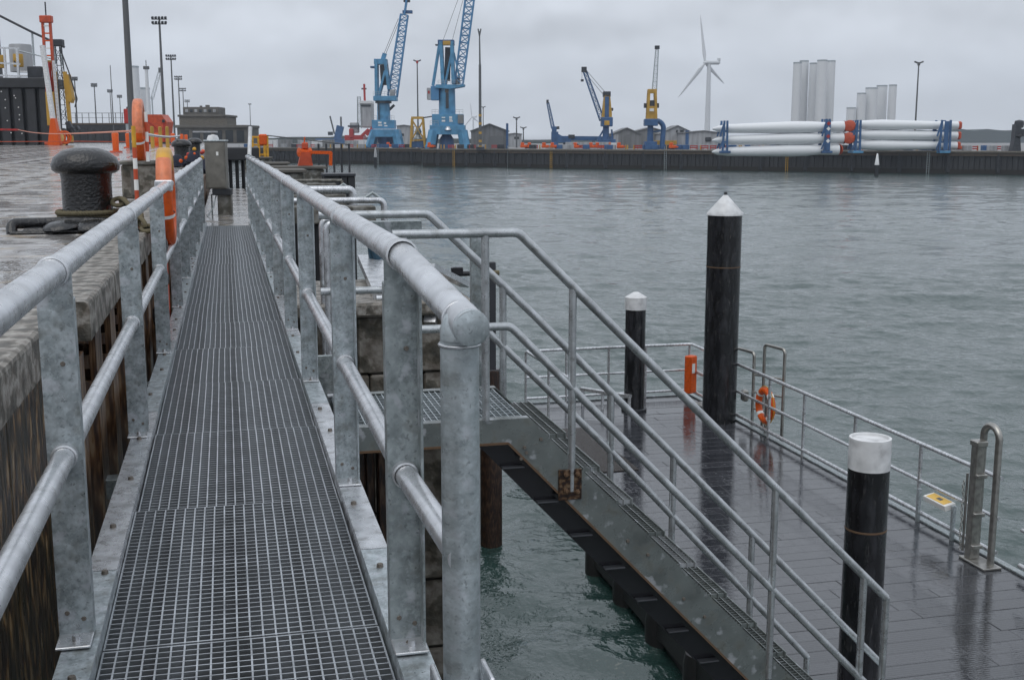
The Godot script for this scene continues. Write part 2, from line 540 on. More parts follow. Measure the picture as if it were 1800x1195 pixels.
func set_view() -> void:
	var cam := Camera3D.new()
	cam.name = "camera"
	cam.position = Vector3(0, 1.45, 0)
	cam.rotation = Vector3(deg_to_rad(-9.68), deg_to_rad(-13.66), 0)
	cam.fov = 32.49
	cam.near = 0.1
	cam.far = 6000.0
	add_child(cam)
	cam.current = true
	var e := Environment.new()
	e.background_mode = Environment.BG_SKY
	var sky := Sky.new()
	var sm := PanoramaSkyMaterial.new()
	sm.panorama = overcast()
	sky.sky_material = sm
	e.sky = sky
	e.tonemap_mode = Environment.TONE_MAPPER_LINEAR
	e.tonemap_exposure = 1.0
	e.sdfgi_enabled = true
	e.ssao_enabled = true
	e.ssil_enabled = true
	e.fog_enabled = true
	e.fog_light_color = Color(0.80, 0.84, 0.89)
	e.fog_density = 0.00022
	var we := WorldEnvironment.new()
	we.name = "environment"
	we.environment = e
	add_child(we)
	var sun := DirectionalLight3D.new()
	sun.name = "sun"
	sun.light_energy = 0.3
	sun.light_color = Color(1.0, 0.98, 0.95)
	sun.light_angular_distance = 50.0
	sun.shadow_enabled = true
	sun.rotation = Vector3(deg_to_rad(-62), deg_to_rad(-40), 0)
	add_child(sun)

# an even grey overcast: soft banks of cloud, a little brighter overhead
func overcast() -> ImageTexture:
	var w := 1024
	var h := 512
	var a := FastNoiseLite.new()
	a.noise_type = FastNoiseLite.TYPE_SIMPLEX_SMOOTH
	a.seed = 5
	a.frequency = 1.1
	a.fractal_octaves = 5
	a.domain_warp_enabled = true
	a.domain_warp_amplitude = 0.5
	a.domain_warp_frequency = 1.0
	var im := Image.create(w, h, false, Image.FORMAT_RGBF)
	for y in h:
		var el := PI * 0.5 - PI * (y + 0.5) / h
		for x in w:
			var az := TAU * (x + 0.5) / w
			var s := sin(el)
			var c := cos(el)
			# clouds lie in a layer, so they flatten towards the horizon
			var k := 1.0 / (maxf(s, 0.0) + 0.22)
			var q := a.get_noise_3d(cos(az) * c * k, s * 1.5, sin(az) * c * k)
			var up := maxf(s, 0.0)
			var q2 := a.get_noise_3d(cos(az) * c * k * 2.6 + 9.0, s * 9.0, sin(az) * c * k * 2.6)
			var l := 0.66 * (1.0 + 0.42 * up) * (1.0 + (0.30 * q + 0.13 * q2) * clampf(up * 6.0 + 0.35, 0.0, 1.0))
			if s < 0.0:
				l = 0.25
			im.set_pixel(x, y, Color(l * 0.935, l * 1.0, l * 1.10))
	return ImageTexture.create_from_image(im)

# ---------------------------------------------------------------- water
func build_water() -> void:
	var xs := PackedFloat32Array()
	var x := -3.0
	var st := 0.085
	while x < 900.0:
		xs.append(x)
		if x > 12.0:
			st *= 1.016
		x += st
	var zs := PackedFloat32Array()
	var z := 6.0
	st = 0.3
	while z > -1100.0:
		zs.append(z)
		if z < -6.0 and z > -26.0:
			st = 0.085
		elif z < -26.0:
			st *= 1.009
		z -= st
	var f := FastNoiseLite.new()
	f.noise_type = FastNoiseLite.TYPE_SIMPLEX_SMOOTH
	f.fractal_type = FastNoiseLite.FRACTAL_NONE
	f.frequency = 1.0
	f.seed = 77
	# octaves: wavelength in metres, height in metres, stretch along the crests
	var oct := [[9.0, 0.08, 2.2], [4.2, 0.075, 2.2], [2.1, 0.070, 2.0], [1.05, 0.058, 1.8], [0.55, 0.032, 1.6], [0.28, 0.013, 1.3]]
	var nx := xs.size()
	var nz := zs.size()
	var hs := PackedFloat32Array()
	hs.resize(nx * nz)
	for j in nz:
		var dz := absf(zs[j] - zs[maxi(j - 1, 0)]) if j > 0 else 0.3
		for i in nx:
			var dx := xs[i] - xs[maxi(i - 1, 0)] if i > 0 else 0.085
			var y := 0.0
			# the wind comes in patches
			var gust := clampf(1.0 + 0.9 * f.get_noise_3d(xs[i] / 38.0, zs[j] / 22.0, 50.0), 0.45, 1.5)
			var big := maxf(dx, dz)
			var px := xs[i] * 0.96 + zs[j] * 0.28
			var pz := zs[j] * 0.96 - xs[i] * 0.28
			for k in oct.size():
				var o: Array = oct[k]
				var fade := clampf(o[0] / big * 0.5 - 0.6, 0.0, 1.0)
				if fade > 0.0:
					var q := f.get_noise_3d(px / (o[0] * o[2]), pz / o[0], k * 7.3)
					y += (0.7 - 1.6 * absf(q) if k < 4 else q) * o[1] * fade * (gust if k > 1 else 1.0)
			hs[j * nx + i] = y
	var mb := MB.new()
	mb.v.resize(nx * nz)
	mb.n.resize(nx * nz)
	mb.uv.resize(nx * nz)
	for j in nz:
		for i in nx:
			var c := j * nx + i
			mb.v[c] = Vector3(xs[i], WATER + hs[c], zs[j])
			var i0 := maxi(i - 1, 0)
			var i1 := mini(i + 1, nx - 1)
			var j0 := maxi(j - 1, 0)
			var j1 := mini(j + 1, nz - 1)
			var gx := (hs[j * nx + i1] - hs[j * nx + i0]) / (xs[i1] - xs[i0])
			var gz := (hs[j1 * nx + i] - hs[j0 * nx + i]) / (zs[j1] - zs[j0])
			mb.n[c] = Vector3(-gx, 1.0, -gz).normalized()
	mb.ix.resize((nx - 1) * (nz - 1) * 6)
	var p := 0
	for j in nz - 1:
		for i in nx - 1:
			var c := j * nx + i
			for q in [c, c + nx, c + 1, c + 1, c + nx, c + nx + 1]:
				mb.ix[p] = q
				p += 1
	struct("water", mb, M.water)

# ---------------------------------------------------------------- the quay on the left
func quay_y(z: float) -> float:
	return 0.75 + 0.40 * clampf((-z - 15.0) / 75.0, 0.0, 1.0)

func build_quay() -> void:
	var mb := MB.new()
	# body: near part under the slabs, then the open apron rising very slightly
	mb.box(Vector3(-15.95, -2.35, -14.0), Vector3(30.0, 5.9, 40.0))
	var zs := [-34.0, -60.0, -90.0, -140.0, -400.0]
	for i in zs.size() - 1:
		var a := Vector3(-1.0, quay_y(zs[i]) - 0.012, zs[i])
		var b := Vector3(-1.0, quay_y(zs[i + 1]) - 0.012, zs[i + 1])
		var w := Vector3(-320, 0, 0)
		mb.oq(a, b, b + w, a + w, Vector3.UP)
		mb.oq(a, b, b + Vector3(0, -7, 0), a + Vector3(0, -7, 0), Vector3.RIGHT)
	mb.oq(Vector3(-30.9, 0.6, 6), Vector3(-30.9, 0.74, -34), Vector3(-321, 0.74, -34), Vector3(-321, 0.6, 6), Vector3.UP)
	var q := struct("quay", mb, M.concrete)
	# slabs of the deck, each with its own slight tilt so that the wet film shines unevenly
	var z := 2.0
	while z > -33.5:
		var d := rng.randf_range(0.85, 1.5)
		var x := -0.98
		while x > -9.5:
			var w := rng.randf_range(2.2, 3.6)
			var s := MB.new()
			var tilt := Basis.from_euler(Vector3(rng.randf_range(-0.004, 0.004), 0, rng.randf_range(-0.003, 0.003)))
			s.box(Vector3(x - w * 0.5, quay_y(z - d * 0.5) - 0.075 + rng.randf_range(-0.006, 0.004), z - d * 0.5), Vector3(w - 0.014, 0.15, d - 0.016), 0.008, tilt)
			part("slab", s, M.concrete, q)
			x -= w
		z -= d
	# cope stones along the edge; the nearest has lost its corner
	z = 2.0
	var k := 0
	while z > -33.0:
		var d := rng.randf_range(1.1, 1.7)
		var e := -0.70 if z > -4.6 else -0.61
		var s := MB.new()
		var prof := PackedVector2Array([Vector2(-0.975, 0.58), Vector2(e, 0.58), Vector2(e, 0.732), Vector2(e - 0.005, 0.746), Vector2(e - 0.018, 0.754), Vector2(-0.975, 0.756)])
		var n := 14
		var rows: Array = []
		for r in n + 1:
			var row := PackedVector3Array()
			for pt in prof:
				var wob := 0.0 if pt.x < -0.9 else 0.0022
				row.append(Vector3(pt.x + rng.randf_range(-wob, wob), pt.y + rng.randf_range(-wob, wob) * 0.7 + quay_y(z) - 0.75, z - 0.008 - (d - 0.016) * r / n))
			rows.append(row)
		for r in n:
			for t in prof.size():
				var t2 := (t + 1) % prof.size()
				var a: Vector3 = rows[r][t]
				var b: Vector3 = rows[r][t2]
				var c: Vector3 = rows[r + 1][t2]
				var f: Vector3 = rows[r + 1][t]
				var mid := (a + b + c + f) * 0.25
				s.oq(a, b, c, f, Vector3(mid.x + 0.85, mid.y - 0.5, 0))
		for r in [0, n]:
			for t in range(1, prof.size() - 1):
				s.ot(rows[r][0], rows[r][t], rows[r][t + 1], Vector3(0, 0, 1 if r == 0 else -1))
		part("cope_stone", s, M.cope, q)
		z -= d
		k += 1
	# steel sheet piles below the cope
	z = 1.5
	k = 0
	while z > -33.0:
		var s := MB.new()
		var deep := k % 2 == 1
		var xo := -0.86 if deep else -0.64
		var wz := 0.30
		if z > -4.3:
			# plain stained facing nearest the camera
			s.box(Vector3(-0.735 + rng.randf_range(-0.004, 0.004), -2.12, z - 0.37), Vector3(0.06, 5.44, 1.105), 0.012)
			part("facing_panel", s, M.stained_wall, q)
			z -= 1.11
			k += 1
			continue
		s.box(Vector3(xo - 0.01, -2.0, z), Vector3(0.03, 5.1, wz - 0.03))
		var x2 := -0.64 if deep else -0.86
		s.bar(Vector3(xo, -2.2, z - wz * 0.5 + 0.015), Vector3(x2, -2.2, z - wz * 0.5 - 0.055), 0.025, 5.06, Vector3.UP)
		if k < 60:
			part("sheet_pile", s, M.pile_rust, q)
		z -= 0.37
		k += 1
	var rest := MB.new()
	z = -20.7
	while z > -140.0:
		rest.box(Vector3(-0.80, -2.2, z), Vector3(0.3, 5.0 + (quay_y(z) - 0.75) * 2.0, 0.5), 0.03)
		z -= 0.8
	part("sheet_piles", rest, M.pile_rust, q, "stuff")

# ---------------------------------------------------------------- the walkway
func deck_y(z: float) -> float:
	return -0.008 * maxf(0.0, -z - 3.0)

func build_walkway() -> void:
	var w := thing("walkway", "long galvanised grating walkway running beside the quay wall", "walkway")
	var kinds: Array[Mesh] = []
	for v in 2:
		var mb := MB.new()
		var L := 1.29
		var nb := 22
		for i in nb:
			mb.box(Vector3(-0.395 + 0.79 * i / (nb - 1), -0.016, -L * 0.5), Vector3(0.0052, 0.032, L))
		var nc := 36
		for i in nc:
			var zz := -0.006 - (L - 0.012) * i / (nc - 1)
			mb.box(Vector3(0, -0.0135 + 0.0006, zz), Vector3(0.79, 0.027, 0.0044 if i > 0 and i < nc - 1 else 0.006))
		kinds.append(mb.done())
	var z := 0.55
	var k := 0
	while z > -22.0:
		var o := share("grating_panel", kinds[k % 2], M.grating, w, Transform3D(Basis.from_euler(Vector3(0.008 if z < -3.0 else 0.0, 0, rng.randf_range(-0.0015, 0.0015))), Vector3(rng.randf_range(-0.004, 0.004), deck_y(z) + rng.randf_range(-0.002, 0.002), z)))
		o.set_meta("kind", "stuff")
		z -= 1.302
		k += 1
	# side channels: an upright toe, and a flat flange that carries the posts
	for s in [-1.0, 1.0]:
		var a := 1.0
		var seg := 0
		while a > -22.5:
			var b := a - 2.45
			var mb := MB.new()
			var y0 := deck_y(a)
			mb.bar(Vector3(s * 0.452, y0 + 0.05, a), Vector3(s * 0.452, deck_y(b) + 0.05, b + 0.006), 0.095, 0.008)
			mb.bar(Vector3(s * 0.408, y0 - 0.05, a), Vector3(s * 0.408, deck_y(b) - 0.05, b + 0.006), 0.008, 0.192)
			mb.bar(Vector3(s * 0.496, y0 - 0.06, a), Vector3(s * 0.496, deck_y(b) - 0.06, b + 0.006), 0.008, 0.21)
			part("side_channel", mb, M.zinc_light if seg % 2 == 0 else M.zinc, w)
			a = b
			seg += 1
		var bl := MB.new()
		for i in 26:
			var zz := -1.2 - i * 0.62 - rng.randf_range(0, 0.2)
			bl.lathe([Vector2(0.0, 0.012), Vector2(0.010, 0.012), Vector2(0.012, 0.0)], 6, Vector3(s * (0.45 + rng.randf_range(-0.02, 0.02)), deck_y(zz) + 0.054, zz))
		part("flange_bolts", bl, M.bolt, w, "stuff")
	for i in 10:
		var tr := MB.new()  # dark sheet added below the grating so that its cells look darker
		tr.bar(Vector3(0, deck_y(0.6 - i * 2.3) - 0.225, 0.6 - i * 2.3), Vector3(0, deck_y(-1.69 - i * 2.3) - 0.225, -1.69 - i * 2.3), 0.80, 0.012)
		part("added_dark_sheet", tr, M.dark_steel, w)
	for i in 10:
		var zz := -1.0 - i * 2.45
		var mb := MB.new()
		mb.box(Vector3(0, deck_y(zz) - 0.13, zz), Vector3(0.80, 0.14, 0.07), 0.005)
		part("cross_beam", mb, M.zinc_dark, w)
	# brackets to the wall
	for i in 10:
		var zz := -1.0 - i * 2.45
		var mb := MB.new()
		mb.box(Vector3(-0.60, deck_y(zz) - 0.22, zz), Vector3(0.24, 0.10, 0.10), 0.004)
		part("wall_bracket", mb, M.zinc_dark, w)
	# the concrete landing at its far end
	var c := MB.new()
	c.box(Vector3(0.02, -0.33, -32.0), Vector3(1.15, 0.34, 18.6), 0.02)
	c.box(Vector3(0.02, -3.0, -32.0), Vector3(1.1, 5.0, 18.3))
	struct("concrete_path", c, M.concrete)

func channel_post(parent: Node, x: float, z: float, y0: float, y1: float, m: Material, rails: Array) -> void:
	var mb := MB.new()
	var w := 0.094
	var top := PackedVector2Array()
	top.append(Vector2(-w * 0.5, y0))
	top.append(Vector2(w * 0.5, y0))
	for i in 9:
		var a := PI * i / 8.0
		top.append(Vector2(cos(a) * w * 0.5, y1 - 0.012 + sin(a) * 0.047))
	mb.prism(top, -0.004, 0.004, Transform3D(Basis.IDENTITY, Vector3(x, 0, z)))
	for s in [-1.0, 1.0]:
		# the channel of the right-hand railing opens towards the near end
		var fz := 0.026 if x > 0.0 and s > 0.0 else -0.026
		mb.box(Vector3(x + s * (w * 0.5 - 0.004), (y0 + y1) * 0.5 - 0.04, z + fz), Vector3(0.008, y1 - y0 - 0.08, 0.045), 0.002)
	var o := part("post", mb, m, parent)
	for r in rails:
		var c := MB.new()
		c.lathe([Vector2(r[1] + 0.001, -0.024), Vector2(r[1] + 0.006, -0.022), Vector2(r[1] + 0.007, 0.0), Vector2(r[1] + 0.006, 0.022), Vector2(r[1] + 0.001, 0.024)], 20, Vector3(x, r[0], z + 0.006), Basis.from_euler(Vector3(PI / 2, 0, 0)))
		part("collar", c, M.zinc_light, o)
	var b := MB.new()
	for q in [[-0.022, 0.07], [0.022, 0.05], [0.01, y1 - y0 - 0.26]]:
		b.lathe([Vector2(0.0, 0.004), Vector2(0.006, 0.004), Vector2(0.0075, 0.0)], 8, Vector3(x + q[0], y0 + q[1], z + 0.004), Basis.from_euler(Vector3(PI / 2, 0, 0)))
	part("bolts", b, M.bolt, o, "stuff")
	# foot angle with its bolts
	var f := MB.new()
	f.box(Vector3(x, y0 + 0.004, z + 0.05), Vector3(w, 0.008, 0.10), 0.002)
	f.lathe([Vector2(0.0, 0.016), Vector2(0.010, 0.016), Vector2(0.012, 0.0)], 6, Vector3(x + 0.005, y0 + 0.008, z + 0.055))
	part("foot_plate", f, M.zinc_light, o)

func build_railings() -> void:
	var l := thing("railing", "galvanised railing on the quay side of the walkway, flat posts with two tubes", "railing")
	var xl := -0.468
	var zl := [-0.95, -3.36, -5.85, -8.3, -10.75, -13.2, -15.65, -18.1, -20.55, -23.0]
	for i in zl.size():
		channel_post(l, xl, zl[i], deck_y(zl[i]) + 0.056, 1.105, M.zinc, [[1.10, 0.038], [0.585, 0.030]])
	var t := MB.new()
	t.tube(fillet([Vector3(xl, 1.10, 0.8), Vector3(xl, 1.10, -23.3), Vector3(xl, 0.2, -23.3)], 0.12), 0.038, 20)
	part("top_rail", t, M.zinc_light, l)
	t = MB.new()
	t.tube([Vector3(xl, 0.585, 0.8), Vector3(xl, 0.585, -23.2)], 0.030, 18)
	part("mid_rail", t, M.zinc_light, l)

	var r := thing("railing", "galvanised railing on the water side of the walkway, with a capped end", "railing")
	var xr := 0.447
	var zr := [-3.1, -4.78, -7.05, -9.15, -11.3, -13.5, -15.7, -17.9, -20.1, -22.3, -24.4]
	for i in zr.size():
		channel_post(r, xr + 0.002 * i * 0.3, zr[i], deck_y(zr[i]) + 0.056, 1.155, M.zinc if i != 0 else M.zinc_dark, [[1.15, 0.038], [0.545, 0.031]])
	t = MB.new()
	t.tube([Vector3(xr + 0.045, 1.06, -2.39), Vector3(xr, 1.15, -3.1), Vector3(xr, 1.15, -14), Vector3(xr, 1.12, -25.8)], 0.038, 22)
	part("top_rail", t, M.zinc_light, r)
	t = MB.new()
	t.tube([Vector3(xr + 0.03, 0.53, -2.44), Vector3(xr, 0.545, -3.1), Vector3(xr, 0.545, -24.6)], 0.031, 18)
	part("mid_rail", t, M.zinc_light, r)
	# the round end post, welded under the capped end of the top tube
	var ep := MB.new()
	ep.tube([Vector3(xr + 0.035, 0.17, -2.47), Vector3(xr + 0.035, 1.05, -2.47)], 0.043, 24)
	ep.lathe([Vector2(0.0, 0.044), Vector2(0.02, 0.040), Vector2(0.036, 0.022), Vector2(0.044, 0.0), Vector2(0.0445, -0.03)], 20, Vector3(xr + 0.036, 1.055, -2.46))
	var epo := part("end_post", ep, M.zinc, r)
	ep = MB.new()
	ep.lathe([Vector2(0.0, 0.003), Vector2(0.034, 0.003), Vector2(0.0395, 0.0), Vector2(0.040, -0.012)], 24, Vector3(xr + 0.045, 1.06, -2.387), Basis.from_euler(Vector3(PI / 2, 0, 0)))
	part("end_cap", ep, M.zinc, epo)
	ep = MB.new()
	ep.torus(Vector3(xr + 0.035, 1.012, -2.47), 0.0435, 0.0045, Basis.IDENTITY, 28, 6)
	ep.torus(Vector3(xr + 0.038, 1.065, -2.47), 0.040, 0.004, Basis.from_euler(Vector3(PI / 2, 0, 0)), 28, 6)
	part("weld_bead", ep, M.zinc_light, epo, "stuff")
	ep = MB.new()
	ep.box(Vector3(xr + 0.035, 0.10, -2.47), Vector3(0.13, 0.16, 0.12), 0.006)
	for s in [-1.0, 1.0]:
		ep.box(Vector3(xr + 0.035 + s * 0.06, 0.2, -2.47), Vector3(0.012, 0.1, 0.11), 0.003)
	part("end_bracket", ep, M.zinc_light, epo)
	ep = MB.new()
	ep.lathe([Vector2(0.0, 0.014), Vector2(0.010, 0.014), Vector2(0.012, 0.0)], 6, Vector3(xr + 0.10, 0.19, -2.45), Basis.from_euler(Vector3(0, 0, -PI / 2)))
	part("bracket_bolt", ep, M.rusty, epo)

# ---------------------------------------------------------------- the stair
func build_stair() -> void:
	var zn := -5.85
	var zf := -6.70
	var s := thing("staircase", "steep galvanised steel staircase going down from the walkway to the pontoon", "staircase", Vector3(1.5, 0, -6.3))
	var O := Vector3(1.5, 0, -6.3)
	var k := 1.035
	for z in [zn, zf]:
		var poly := PackedVector2Array([Vector2(0.52, 0.0), Vector2(1.515, 0.0), Vector2(3.75, -2.235 * k), Vector2(3.75, -2.235 * k - 0.285), Vector2(1.40, -0.125), Vector2(0.52, -0.125)])
		var mb := MB.new()
		mb.prism(poly, -0.005, 0.005, Transform3D(Basis.IDENTITY, Vector3(0, 0, z) - O))
		# the flanges of the channel, turned inwards
		var inw := -0.028 if z == zn else 0.028
		for e in [[0, 1, -0.004], [1, 2, -0.004], [3, 4, 0.004], [4, 5, 0.004]]:
			var a: Vector2 = poly[e[0]]
			var b: Vector2 = poly[e[1]]
			mb.bar(Vector3(a.x, a.y + e[2], z + inw) - O, Vector3(b.x, b.y + e[2], z + inw) - O, 0.056, 0.008)
		part("stringer", mb, M.stringer, s)
		if z == zn:
			mb = MB.new()
			mb.bar(Vector3(1.40, -0.131, z + 0.002) - O, Vector3(3.75, -2.235 * k - 0.292, z + 0.002) - O, 0.016, 0.012)
			mb.bar(Vector3(0.52, -0.131, z + 0.002) - O, Vector3(1.40, -0.131, z + 0.002) - O, 0.016, 0.012)
			part("rusty_edge", mb, M.rust_edge, s)
	# black block added to stand for the shaded stair underside and far stringer
	var ca := MB.new()
	ca.prism(PackedVector2Array([Vector2(1.36, -0.10), Vector2(3.75, -2.235 * k - 0.20), Vector2(3.75, -2.235 * k - 0.50), Vector2(1.24, -0.14)]), -0.70, 0.0, Transform3D(Basis.IDENTITY, Vector3(0, 0, zn - 0.05) - O))
	part("underside_stand_in", ca, M.black_paint, s)
	for i in 11:
		var te := MB.new()
		te.box(Vector3(1.40 + 0.2 * i / k + 0.03, -0.2 * i - 0.27 - 0.005 * i, zn - 0.02) - O, Vector3(0.12, 0.008, 0.05), 0.002)
		part("tread_bracket", te, M.dark_steel, s)
	# landing and treads of open grating
	var g := MB.new()
	for i in 28:
		g.box(Vector3(0.55 + 0.94 * i / 27.0, -0.018, -6.275) - O, Vector3(0.005, 0.03, 0.82))
	for i in 13:
		g.box(Vector3(1.02, -0.020, zn - 0.03 - 0.79 * i / 12.0) - O, Vector3(0.96, 0.026, 0.005))
	part("landing_grating", g, M.zinc, s)
	g = MB.new()
	for i in 6:
		g.box(Vector3(0, -0.015, -0.11 + 0.22 * i / 5.0).rotated(Vector3.UP, PI / 2), Vector3(0.005, 0.03, 0.81))
	for i in 24:
		g.box(Vector3(0, -0.017, -0.39 + 0.78 * i / 23.0), Vector3(0.22, 0.024, 0.004))
	g.box(Vector3(0.112, -0.015, 0), Vector3(0.006, 0.036, 0.82))
	g.box(Vector3(-0.112, -0.015, 0), Vector3(0.006, 0.034, 0.82))
	var tread := g.done()
	for i in 11:
		var y := -0.2 * (i + 1)
		share("tread", tread, M.stringer, s, Transform3D(Basis.IDENTITY, Vector3(1.515 + 0.2 * (i + 0.5) / k, y + 0.10, -6.275) - O))
	# handrails: near side
	var r := 0.0235
	var near_top := fillet([Vector3(0.80, 0.985, zn), Vector3(1.45, 0.985, zn), Vector3(3.705, -1.217, zn), Vector3(3.715, -2.3, zn)], 0.05, 4)
	near_top[0] = Vector3(0.80, 0.985, zn)
	var hr := [
		["top_rail", [Vector3(0.80, 0.985, zn), Vector3(1.455, 0.985, zn), Vector3(3.705, -1.217, zn)], r],
		["mid_rail", [Vector3(0.80, 0.497, zn), Vector3(1.413, 0.497, zn), Vector3(3.66, -1.81, zn)], r * 0.92],
		["top_rail", [Vector3(0.50, 1.035, zf), Vector3(1.127, 1.035, zf), Vector3(1.751, 0.433, zf), Vector3(4.252, -2.10, zf)], r],
		["mid_rail", [Vector3(0.50, 0.60, zf), Vector3(1.21, 0.60, zf), Vector3(2.21, -0.40, zf), Vector3(3.668, -1.965, zf)], r * 0.92],
	]
	for h in hr:
		var pts := []
		for p in h[1]:
			pts.append(p - O)
		var mb := MB.new()
		mb.tube(fillet(pts, 0.03, 3), h[2], 16)
		part(h[0], mb, M.zinc_tube, s)
	var posts := [
		[1.28, 0.985, 0.0, zn], [0.86, 0.985, 0.0, zn], [1.752, 0.69, -0.42, zn], [2.963, -0.49, -1.64, zn], [3.553, -1.08, -2.5, zn], [3.708, -1.217, -2.6, zn],
		[1.573, 0.60, -0.12, zf], [2.26, -0.09, -0.80, zf], [2.68, -0.51, -1.3, zf], [3.24, -1.09, -1.9, zf], [3.672, -1.965, -2.6, zf], [4.25, -2.10, -2.7, zf]]
	for p in posts:
		var mb := MB.new()
		mb.tube([Vector3(p[0], p[2], p[3]) - O, Vector3(p[0], p[1], p[3]) - O], 0.021, 14)
		part("handrail_post", mb, M.zinc_tube, s)
	# the rusty fixing plate of the first post
	for p in [[1.752, -0.40]]:
		var mb := MB.new()
		mb.box(Vector3(p[0] - 0.01, p[1] + 0.02, zn + 0.012) - O, Vector3(0.13, 0.17, 0.012), 0.003)
		var pl := part("fixing_plate", mb, M.rusty_plate, s)
		for q in [[-0.035, 0.06], [0.03, 0.06], [-0.035, -0.03], [0.03, -0.04]]:
			mb = MB.new()
			mb.lathe([Vector2(0.0, 0.022), Vector2(0.008, 0.022), Vector2(0.008, 0.012), Vector2(0.014, 0.012), Vector2(0.014, 0.0)], 6, Vector3(p[0] + q[0], p[1] + 0.02 + q[1], zn + 0.018) - O, Basis.from_euler(Vector3(PI / 2, 0, 0)))
			part("bolt", mb, M.rust_edge, pl)
	for q in [[1.58, -0.12], [1.49, -0.16], [1.47, -0.22], [1.5, -0.19], [2.08, -0.73], [2.2, -0.82], [2.55, -1.22], [2.42, -1.1], [0.78, -0.04], [0.78, -0.11]]:
		var bt := MB.new()
		bt.lathe([Vector2(0.0, 0.008), Vector2(0.009, 0.008), Vector2(0.011, 0.0)], 6, Vector3(q[0], q[1], zn + 0.005) - O, Basis.from_euler(Vector3(PI / 2, 0, 0)))
		part("bolt", bt, M.bolt, s)
	# a galvanised channel standing behind the rail, and the lower platform
	var c := MB.new()
	c.box(Vector3(1.50, 0.35, -7.12) - O, Vector3(0.075, 1.1, 0.05), 0.004)
	part("guide_channel", c, M.zinc_dark, s)
	c = MB.new()
	c.box(Vector3(4.25, -2.42, -6.3) - O, Vector3(1.0, 0.12, 1.0), 0.005)
	c.box(Vector3(4.65, -3.1, -5.9) - O, Vector3(0.09, 1.4, 0.09))
	c.box(Vector3(4.65, -3.1, -6.7) - O, Vector3(0.09, 1.4, 0.09))
	part("lower_platform", c, M.zinc_dark, s)

